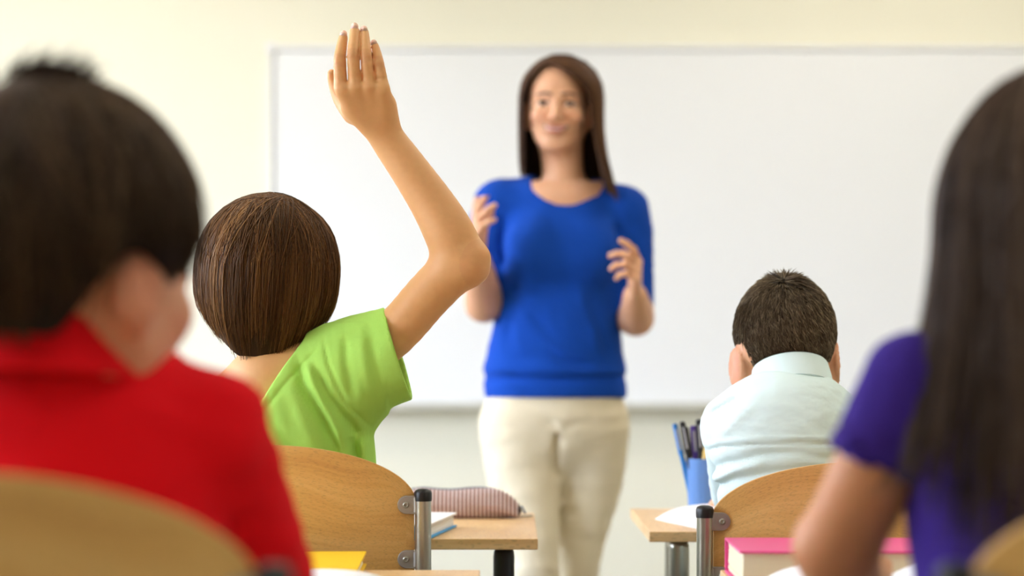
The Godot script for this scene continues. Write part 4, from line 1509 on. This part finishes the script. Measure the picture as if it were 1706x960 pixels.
	for j in 41:
		var row := []
		for q in 21:
			var az := TAU * j / 40.0
			var el := lerpf(0.0, PI * 0.72, q / 20.0)
			var u := Vector3(sin(el) * sin(az), cos(el), sin(el) * cos(az))
			while keep.call(u) < 0.0 and el > 0.05:
				el -= 0.04
				u = Vector3(sin(el) * sin(az), cos(el), sin(el) * cos(az))
			row.append(X * (c + u * r * 0.978))
		shell.append(row)
	hb.col = lin(46, 36, 26)
	hb.sheet(shell)
	short_hair(hb, X, c, r, Vector3(0.06, 0.80, -0.60).normalized(), keep, 19000, 0.021, 0.0013, 0.30, [lin(54, 43, 31), lin(84, 69, 52), lin(110, 94, 72), lin(150, 133, 106)])
	part(hb, "hair", M.hair, t, sh)


# ------------------------------------------------------------------ the child in red, out of focus in front
func child_in_red() -> void:
	var base := Vector3(-0.362, 0, -1.38)
	var t := person(base, "blurred seated person in a red polo shirt at the left edge")
	var sh := -base
	var skin := lin(222, 160, 128)
	var body := Mb.new()
	var X := Transform3D(Basis(Vector3.UP, PI - 0.56) * Basis(Vector3.RIGHT, 0.10), Vector3(-0.3393, 1.0408, -1.3850))
	var H := Sdf.new(Vector3(-0.4821, 0.9037, -1.5500), Vector3(-0.2162, 1.1505, -1.2400), 0.0055)
	head_shape(H, X, 1.06)
	H.chain([Vector3(-0.3491, 0.9931, -1.4000), Vector3(-0.3657, 0.9417, -1.4100)], [0.044, 0.048], 0.012)
	H.mesh(body, head_paint(X, 1.06, skin, lin(40, 28, 20)))
	var T := Sdf.new(Vector3(-0.58, 0.48, -2.0), Vector3(-0.14, 0.98, -1.24), 0.011)
	T.cap(Vector3(-0.3683, 0.8469, -1.4200), base + Vector3(0, 0.55, 0), 0.13, 0.12, 0.0, Vector3(0, 0, 1), 0.66)
	T.cap(Vector3(-0.5019, 0.9119, -1.4300), Vector3(-0.2343, 0.9122, -1.4200), 0.030, 0.030, 0.03)
	for s in [0, 1]:
		T.chain([[Vector3(-0.5043, 0.9104, -1.4300), Vector3(-0.2334, 0.9108, -1.4200)][s], [Vector3(-0.54, 0.755, -1.54), Vector3(-0.215, 0.755, -1.54)][s], [Vector3(-0.45, 0.747, -1.82), Vector3(-0.27, 0.748, -1.80)][s]], [0.033, 0.029, 0.021], 0.015)
	T.mesh(body, func(_p: Vector3) -> Color: return skin)
	var HH := Sdf.new(Vector3(-0.50, 0.69, -1.98), Vector3(-0.22, 0.80, -1.77), 0.0042)
	hand_shape(HH, Vector3(-0.45, 0.745, -1.82), Vector3(0.35, -0.02, -1.0), Vector3(0, 1, 0), 0.145, [0.14, 0.14, 0.16, 0.2, 0.2], -1.0)
	hand_shape(HH, Vector3(-0.27, 0.748, -1.80), Vector3(-0.35, -0.02, -1.0), Vector3(0.2, 1, 0), 0.145, [0.5, 0.5, 0.55, 0.6, 0.5], 1.0)
	HH.mesh(body, func(_p: Vector3) -> Color: return skin)
	part(body, "body", M.skin, t, sh)
	var G := Sdf.new(Vector3(-0.60, 0.50, -1.62), Vector3(-0.13, 0.99, -1.24), 0.006)
	var zz := Vector3(0, 0, 1)
	G.cap(Vector3(-0.3668, 0.8421, -1.4200), base + Vector3(0, 0.57, 0), 0.143, 0.135, 0.0, zz, 0.70)
	G.cap(Vector3(-0.5067, 0.9119, -1.4300), Vector3(-0.2343, 0.9150, -1.4200), 0.036, 0.037, 0.04)
	G.cap(Vector3(-0.4066, 0.9223, -1.4300), Vector3(-0.3233, 0.9226, -1.4200), 0.060, 0.058, 0.05)
	for s in [0, 1]:
		G.chain([[Vector3(-0.5091, 0.9104, -1.4300), Vector3(-0.2334, 0.9131, -1.4200)][s], [Vector3(-0.54, 0.79, -1.52), Vector3(-0.205, 0.785, -1.505)][s]], [0.040, 0.041], 0.02)
	G.bump(func(p: Vector3) -> float: return 0.0045 * fold_noise.get_noise_3d(p.x * 9.0 + p.y * 6.0, p.y * 20.0, p.z * 14.0))
	for fo in [[[Vector3(-0.3332, 0.8818, -1.3100), Vector3(-0.2830, 0.8911, -1.3000), Vector3(-0.2442, 0.8831, -1.3250), Vector3(-0.2144, 0.8743, -1.3600)], 0.007], [[Vector3(-0.3753, 0.9252, -1.3200), Vector3(-0.3489, 0.9340, -1.3200), Vector3(-0.3161, 0.9347, -1.3300)], 0.006], [[Vector3(-0.2765, 0.8781, -1.3000), Vector3(-0.2521, 0.8592, -1.3200), Vector3(-0.2336, 0.8309, -1.3400)], 0.006]]:
		var rr := []
		for q in fo[0].size(): rr.append(fo[1] * (0.5 if q == 0 or q == fo[0].size() - 1 else 1.0))
		G.chain(fo[0], rr, 0.02, Vector3.ZERO, 1.0, true)
	var gb := Mb.new()
	G.mesh(gb)
	part(gb, "polo_shirt", M.red, t, sh)
	collar(t, M.red, Vector3(-0.3633, 0.9503, -1.3850), Basis(Vector3.UP, PI - 0.15) * Basis(Vector3.RIGHT, 0.12), Vector2(0.062, 0.066), Vector2(0.080, 0.084), 0.050, 0.050, 62.0)
	seated_legs(t, base, M.denim, skin)
	var P := {
		"r": Vector3(0.111, 0.128, 0.118), "root": Vector3(0.10, 1.0, -0.30),
		"yend": func(az: float) -> float:
			var b := absf(az)
			if b < 0.8: return 0.035
			if b < 1.15: return lerpf(0.035, -0.036, (b - 0.8) / 0.35)
			if b < 1.75: return lerpf(-0.036, -0.016, (b - 1.15) / 0.6)
			return lerpf(-0.016, -0.088, clampf((b - 1.75) / 0.5, 0, 1)),
		"tuck": func(_az: float) -> float: return 0.30,
		"base": lin(28, 20, 14), "tones": [lin(30, 21, 15), lin(52, 38, 27), lin(78, 59, 42), lin(112, 90, 66)],
		"ragged": 0.80, "gather": 0.85, "stray": 0.07, "root_jitter": 0.30, "volume": 1.5, "wave": 0.003,
	}
	var hb := Mb.new()
	hair(hb, X * Transform3D(Basis.IDENTITY, Vector3(0, 0.010, -0.014)), P, 3600, 0.0030, 11, 80)
	# a cowlick standing up at the crown
	hb.col = lin(52, 38, 26)
	for q in 160:
		var p0 := X * Vector3(rng.randfn(-0.002, 0.014), 0.128, rng.randfn(-0.035, 0.014))
		var dd := Vector3(rng.randfn(0.25, 0.35), 1.0, rng.randfn(0.0, 0.3)).normalized()
		var L := rng.randf_range(0.014, 0.030)
		hb.sweep(PackedVector3Array([p0, p0 + dd * L * 0.6, p0 + dd * L + Vector3(0.006, -0.003, 0)]), PackedFloat32Array([0.0014, 0.0011, 0.0004]), 3, Vector3.ZERO, 1.0, false)
	part(hb, "hair", M.hair, t, sh)


# ------------------------------------------------------------------ the long-haired girl in purple, out of focus in front
func girl_in_purple() -> void:
	var base := Vector3(0.455, 0, -1.38)
	var t := person(base, "blurred seated person in a purple T-shirt at the right edge")
	var sh := -base
	var skin := lin(214, 150, 104)
	var body := Mb.new()
	var X := Transform3D(Basis(Vector3.UP, PI + 0.10) * Basis(Vector3.RIGHT, 0.05), Vector3(0.4348, 1.0615, -1.4100))
	var H := Sdf.new(Vector3(0.3884, 0.9033, -1.5600), Vector3(0.4644, 1.1594, -1.2700), 0.006)
	head_shape(H, X, 1.02)
	H.chain([Vector3(0.4378, 1.0031, -1.4200), Vector3(0.4364, 0.9557, -1.4200)], [0.045, 0.05], 0.02)
	H.mesh(body, head_paint(X, 1.02, skin, lin(40, 28, 20)))
	var T := Sdf.new(Vector3(0.20, 0.48, -1.62), Vector3(0.68, 0.98, -1.26), 0.011)
	T.cap(Vector3(0.4364, 0.8705, -1.4200), base + Vector3(0, 0.55, 0), 0.115, 0.11, 0.0, Vector3(0, 0, 1), 0.66)
	T.cap(Vector3(0.3110, 0.9463, -1.4200), Vector3(0.5618, 0.9463, -1.4200), 0.030, 0.030, 0.03)
	T.mesh(body, func(_p: Vector3) -> Color: return skin)
	var A := Sdf.new(Vector3(0.20, 0.68, -2.02), Vector3(0.47, 0.98, -1.36), 0.005)
	A.chain([Vector3(0.3181, 0.9463, -1.4200), Vector3(0.2917, 0.8842, -1.4300), Vector3(0.2707, 0.8140, -1.4900)], [0.034, 0.0340, 0.0335], 0.015)
	A.chain([Vector3(0.2695, 0.8080, -1.5000), Vector3(0.3062, 0.7580, -1.6200), Vector3(0.365, 0.750, -1.84)], [0.0345, 0.031, 0.021], 0.016)
	hand_shape(A, Vector3(0.365, 0.750, -1.84), Vector3(0.1, -0.02, -1.0), Vector3(0, 1, 0), 0.145, [0.15, 0.15, 0.16, 0.2, 0.2], -1.0)
	A.mesh(body, func(_p: Vector3) -> Color: return skin)
	var R := Sdf.new(Vector3(0.50, 0.68, -2.02), Vector3(0.73, 0.98, -1.36), 0.008)
	R.chain([Vector3(0.5642, 0.9415, -1.4200), Vector3(0.6117, 0.8680, -1.4600), Vector3(0.66, 0.77, -1.56), Vector3(0.58, 0.757, -1.84)], [0.036, 0.034, 0.032, 0.021], 0.015)
	hand_shape(R, Vector3(0.58, 0.757, -1.84), Vector3(-0.3, -0.02, -1.0), Vector3(0.1, 1, 0), 0.145, [0.4, 0.4, 0.46, 0.5, 0.4], 1.0)
	R.mesh(body, func(_p: Vector3) -> Color: return skin)
	part(body, "body", M.skin, t, sh)
	var gb := Mb.new()
	var G := Sdf.new(Vector3(0.22, 0.50, -1.58), Vector3(0.72, 0.99, -1.24), 0.006)
	var zz := Vector3(0, 0, 1)
	G.cap(Vector3(0.4364, 0.8705, -1.4200), base + Vector3(0.0, 0.56, 0), 0.128, 0.118, 0.0, zz, 0.70)
	G.cap(Vector3(0.3157, 0.9463, -1.4200), Vector3(0.5571, 0.9463, -1.4200), 0.037, 0.037, 0.04)
	G.cap(Vector3(0.4104, 0.9652, -1.4200), Vector3(0.4624, 0.9652, -1.4200), 0.042, 0.042, 0.06)
	G.cap(Vector3(0.4378, 1.0031, -1.4200), Vector3(0.4378, 0.9652, -1.4200), 0.052, 0.052, 0.004, Vector3.ZERO, 1.0, true)
	G.bump(func(p: Vector3) -> float: return 0.004 * fold_noise.get_noise_3d(p.x * 16.0, p.y * 10.0, p.z * 14.0))
	G.mesh(gb)
	for s in 2:
		var a: Vector3 = [Vector3(0.3181, 0.9463, -1.4200), Vector3(0.5547, 0.9463, -1.4200)][s]
		var b: Vector3 = [Vector3(0.2879, 0.8804, -1.4300), Vector3(0.5962, 0.8798, -1.4400)][s]
		var d := (b - a).normalized()
		var W := Sdf.new(a.min(b) - Vector3.ONE * 0.09, a.max(b) + Vector3.ONE * 0.09, 0.005)
		W.cap(a, b + d * 0.04, 0.043, 0.0395)
		W.bump(func(p: Vector3) -> float: return 0.003 * fold_noise.get_noise_3d(p.x * 24.0, p.y * 16.0, p.z * 20.0))
		W.plane(b, d)
		W.cap(b - d * 0.015, b + d * 0.03, 0.036, 0.036, 0.0, Vector3.ZERO, 1.0, true)
		W.mesh(gb)
	part(gb, "t_shirt", M.purple, t, sh)
	seated_legs(t, base, M.skirt, skin)
	var P := {
		"r": Vector3(0.104, 0.124, 0.112), "root": Vector3(0.0, 1.0, 0.0),
		"from": 0.95, "to": TAU - 0.95,
		"yend": func(az: float) -> float: return -0.33 if absf(az - PI) < 0.9 else lerpf(-0.33, -0.20, clampf((absf(az - PI) - 0.9) / 0.9, 0, 1)),
		"tuck": func(az: float) -> float: return lerpf(-0.06, -0.55, clampf((absf(az - PI) - 0.4) / 0.9, 0, 1)),
		"base": lin(30, 20, 15), "tones": [lin(32, 22, 16), lin(56, 41, 30), lin(82, 63, 48), lin(114, 92, 70)],
		"ragged": 0.50, "gather": 0.85, "stray": 0.05, "root_jitter": 0.10, "wave": 0.005, "volume": 1.2, "base_reach": 0.62,
	}
	var hb := Mb.new()
	hair(hb, X * Transform3D(Basis.IDENTITY, Vector3(0, 0.010, -0.008)), P, 4200, 0.0028, 15, 90)
	part(hb, "hair", M.hair, t, sh)


# ------------------------------------------------------------------ the teacher
func teacher() -> void:
	var base := Vector3(0.105, 0, -4.1)
	var t := person(base, "person in a blue jumper and cream trousers standing with both hands raised")
	var sh := -base
	var skin := lin(226, 172, 136)
	var zz := Vector3(0, 0, 1)
	var body := Mb.new()
	var sc := 0.90
	var X := Transform3D(Basis(Vector3.UP, -0.06) * Basis(Vector3.FORWARD, 0.03) * Basis(Vector3.RIGHT, 0.03), Vector3(0.1034, 1.5475, -4.0800))
	var H := Sdf.new(Vector3(0.0099, 1.3571, -4.2400), Vector3(0.1991, 1.6491, -3.9300), 0.0027)
	head_shape(H, X, sc, 1.0)
	H.chain([Vector3(0.1107, 1.4739, -4.1000), Vector3(0.1162, 1.3987, -4.1000), Vector3(0.1192, 1.3587, -4.1100)], [0.050, 0.047, 0.060], 0.03)
	H.mesh(body, head_paint(X, sc, skin, lin(78, 52, 36), 1.0))
	# chest, both arms
	var T := Sdf.new(Vector3(-0.1541, 0.8616, -4.2800), Vector3(0.3371, 1.3795, -3.8600), 0.0065)
	T.cap(Vector3(0.1126, 1.2704, -4.1200), Vector3(0.0989, 1.0300, -4.1200), 0.125, 0.115, 0.0, zz, 0.66)
	T.cap(Vector3(0.1126, 0.9957, -4.1200), Vector3(0.0989, 0.9064, -4.1200), 0.130, 0.150, 0.04, zz, 0.64)
	T.cap(Vector3(-0.0247, 1.3349, -4.1200), Vector3(0.2499, 1.3212, -4.1200), 0.046, 0.046, 0.05)
	T.ell(Vector3(0.1189, 1.3440, -4.1000), Vector3(0.085, 0.045, 0.055), Basis.IDENTITY, 0.04)
	T.chain([Vector3(-0.0398, 1.3294, -4.1200), Vector3(-0.0618, 1.2086, -4.1200), Vector3(-0.0654, 1.1045, -4.0900)], [0.044, 0.040, 0.038], 0.02)
	T.chain([Vector3(-0.0654, 1.1004, -4.0900), Vector3(-0.0685, 1.1494, -4.0300), Vector3(-0.0737, 1.1957, -3.9500)], [0.0385, 0.036, 0.026], 0.02)
	T.chain([Vector3(0.2623, 1.3157, -4.1200), Vector3(0.2815, 1.1811, -4.1200), Vector3(0.2822, 1.0732, -4.0900)], [0.044, 0.040, 0.036], 0.02)
	T.chain([Vector3(0.2822, 1.0677, -4.0900), Vector3(0.2781, 1.0876, -4.0300), Vector3(0.2699, 1.1167, -3.9500)], [0.037, 0.035, 0.026], 0.02)
	T.mesh(body, func(_p: Vector3) -> Color: return skin)
	var HL := Sdf.new(Vector3(-0.1458, 1.1639, -4.0500), Vector3(-0.0038, 1.3251, -3.8300), 0.0032)
	hand_shape(HL, Vector3(-0.0736, 1.1980, -3.9450), Vector3(-0.02, 0.78, 0.62), Vector3(-0.9, 0.2, 0.25), 0.168, [0.10, 0.22, 0.36, 0.45, 0.5], -1.0)
	HL.mesh(body, func(_p: Vector3) -> Color: return skin)
	var HR := Sdf.new(Vector3(0.2052, 1.0963, -4.0500), Vector3(0.3281, 1.2485, -3.8300), 0.0032)
	hand_shape(HR, Vector3(0.2696, 1.1165, -3.9450), Vector3(-0.02, 0.68, 0.72), Vector3(0.85, 0.1, 0.30), 0.158, [0.40, 0.75, 0.92, 1.0, 0.6], 1.0)
	HR.mesh(body, func(_p: Vector3) -> Color: return skin)
	part(body, "body", M.skin, t, sh)
	# jumper
	var G := Sdf.new(Vector3(-0.1181, 0.8689, -4.2700), Vector3(0.3178, 1.4013, -3.9400), 0.0058)
	G.cap(Vector3(0.1126, 1.2704, -4.1200), Vector3(0.0989, 1.0369, -4.1200), 0.134, 0.128, 0.0, zz, 0.70)
	G.cap(Vector3(0.1057, 1.0506, -4.1200), Vector3(0.0989, 0.9586, -4.1200), 0.128, 0.156, 0.05, zz, 0.72)
	G.cap(Vector3(0.0989, 0.9202, -4.1200), Vector3(0.0989, 0.8515, -4.1200), 0.160, 0.162, 0.02, zz, 0.68)
	G.cap(Vector3(-0.0233, 1.3322, -4.1200), Vector3(0.2486, 1.3184, -4.1200), 0.053, 0.053, 0.05)
	for s in [-1.0, 1.0]:
		G.ell(Vector3(0.1106, 1.2175, -4.0450) + Vector3(s * 0.062, 0, 0), Vector3(0.066, 0.070, 0.056), Basis.IDENTITY, 0.05)
	G.chain([Vector3(-0.0343, 1.3253, -4.1200), Vector3(-0.0563, 1.2498, -4.1200), Vector3(-0.0618, 1.1742, -4.1200)], [0.054, 0.051, 0.048], 0.025)
	G.chain([Vector3(0.2609, 1.3116, -4.1200), Vector3(0.2788, 1.2086, -4.1200), Vector3(0.2809, 1.1148, -4.1100)], [0.054, 0.051, 0.046], 0.025)
	var folds := [
		[[Vector3(-0.0850, 0.9370, -4.0500), Vector3(0.0095, 0.9344, -4.0500), Vector3(0.0972, 0.9316, -4.0500), Vector3(0.1985, 0.9330, -4.0500), Vector3(0.2794, 0.9370, -4.0500)], -0.0075, 0.0080],
		[[Vector3(-0.0715, 0.9559, -4.0500), Vector3(0.0095, 0.9532, -4.0500), Vector3(0.0972, 0.9506, -4.0500), Vector3(0.1985, 0.9519, -4.0500), Vector3(0.2659, 0.9559, -4.0500)], 0.0050, 0.0110],
		[[Vector3(0.0174, 1.1623, -4.0200), Vector3(-0.0013, 1.0953, -4.0200), Vector3(-0.0094, 1.0082, -4.0200)], -0.0060, 0.0110],
		[[Vector3(0.0630, 1.0310, -4.0200), Vector3(0.1099, 0.9948, -4.0200), Vector3(0.1769, 0.9747, -4.0200)], 0.0055, 0.0100],
		[[Vector3(0.0697, 1.0082, -4.0200), Vector3(0.1166, 0.9747, -4.0200), Vector3(0.1769, 0.9587, -4.0200)], -0.0050, 0.0100],
		[[Vector3(0.1635, 1.1087, -4.0200), Vector3(0.1970, 1.0484, -4.0200), Vector3(0.2131, 0.9814, -4.0200)], -0.0055, 0.0110],
		[[Vector3(0.1434, 1.1489, -4.0200), Vector3(0.1769, 1.0685, -4.0200), Vector3(0.1970, 0.9881, -4.0200)], 0.0040, 0.0120],
		[[Vector3(0.0362, 1.0819, -4.0200), Vector3(0.0697, 1.0484, -4.0200), Vector3(0.0965, 1.0082, -4.0200)], -0.0045, 0.0110],
		[[Vector3(-0.0174, 1.3071, -4.0200), Vector3(-0.0228, 1.2427, -4.0200), Vector3(-0.0147, 1.1757, -4.0200)], -0.0050, 0.0090],
		[[Vector3(0.2372, 1.2896, -4.0200), Vector3(0.2372, 1.2293, -4.0200), Vector3(0.2291, 1.1690, -4.0200)], -0.0050, 0.0090],
	]
	G.bump(func(p: Vector3) -> float: return 0.003 * fold_noise.get_noise_3d(p.x * 14.0 + p.y * 8.0, p.y * 12.0, p.z * 9.0) + (fold_relief(p, folds) if p.z > -4.14 else 0.0))
	G.plane(Vector3(0.0989, 0.8872, -4.1200), Vector3(0.0, -1.0, 0.03).normalized())
	G.ell(Vector3(0.1199, 1.4192, -4.0400), Vector3(0.083, 0.097, 0.16), Basis.IDENTITY, 0.004, true)
	var gb := Mb.new()
	G.mesh(gb)
	part(gb, "jumper", M.blue, t, sh)
	# trousers
	var L := Sdf.new(Vector3(-0.12, 0.06, -4.32), Vector3(0.31, 0.95, -3.86), 0.0085)
	L.cap(Vector3(0.0989, 0.9064, -4.1200), Vector3(0.0989, 0.8515, -4.1200), 0.150, 0.158, 0.0, zz, 0.68)
	L.chain([Vector3(0.0151, 0.8216, -4.1100), Vector3(0.0273, 0.7023, -4.0900), Vector3(0.0536, 0.5124, -4.0200), Vector3(0.062, 0.30, -4.06), Vector3(0.055, 0.10, -4.06)], [0.087, 0.081, 0.052, 0.055, 0.042], 0.03)
	L.chain([Vector3(0.1845, 0.8210, -4.1300), Vector3(0.1780, 0.6992, -4.1400), Vector3(0.1501, 0.5002, -4.1300), Vector3(0.150, 0.30, -4.18), Vector3(0.150, 0.10, -4.19)], [0.085, 0.076, 0.050, 0.054, 0.042], 0.02)
	L.bump(func(p: Vector3) -> float: return 0.003 * fold_noise.get_noise_3d(p.x * 8.0, p.y * 30.0, p.z * 10.0))
	for fo in [[[Vector3(-0.0174, 0.8544, -4.0100), Vector3(0.0360, 0.8480, -4.0000), Vector3(0.0923, 0.8302, -4.0150)], 0.005], [[Vector3(0.1230, 0.8249, -4.0120), Vector3(0.1498, 0.8330, -4.0120), Vector3(0.1836, 0.8381, -4.0200)], 0.003], [[Vector3(0.0994, 0.8069, -4.0300), Vector3(0.0983, 0.7593, -4.0400), Vector3(0.0985, 0.7184, -4.0500)], 0.007]]:
		var rr := []
		for q in fo[0].size(): rr.append(fo[1])
		L.chain(fo[0], rr, 0.014, Vector3.ZERO, 1.0, true)
	L.plane(Vector3(0, 0.09, 0), Vector3.DOWN)
	var lb := Mb.new()
	L.mesh(lb)
	part(lb, "trousers", M.cream, t, sh)
	shoe(t, Vector3(0.055, 0, -4.06), Vector3(0, 0, 1), 0.24)
	shoe(t, Vector3(0.150, 0, -4.19), Vector3(0, 0, 1), 0.24)
	# hair: long, parted on one side and swept over
	var P := {
		"r": Vector3(0.0955, 0.100, 0.102), "root": Vector3(-0.48, 1.0, 0.50),
		"from": 0.84, "to": TAU - 1.08,
		"yend": func(az: float) -> float: return lerpf(-0.235, -0.185, clampf((az - 1.4) / 3.0, 0, 1)),
		"tuck": func(az: float) -> float: return lerpf(-0.75, 0.0, clampf((az - 0.9) / 1.2, 0, 1)) if az < PI * 1.3 else 0.06,
		"base": lin(48, 29, 18), "tones": [lin(46, 28, 18), lin(68, 43, 28), lin(90, 60, 38), lin(122, 86, 56)],
		"ragged": 0.85, "gather": 0.75, "stray": 0.03, "root_jitter": 0.10, "wave": 0.002, "volume": 0.8,
	}
	var hb := Mb.new()
	hair(hb, X * Transform3D(Basis.IDENTITY, Vector3(0.007, 0.020, -0.008)), P, 3600, 0.0024, 14, 80)
	part(hb, "hair", M.hair, t, sh)
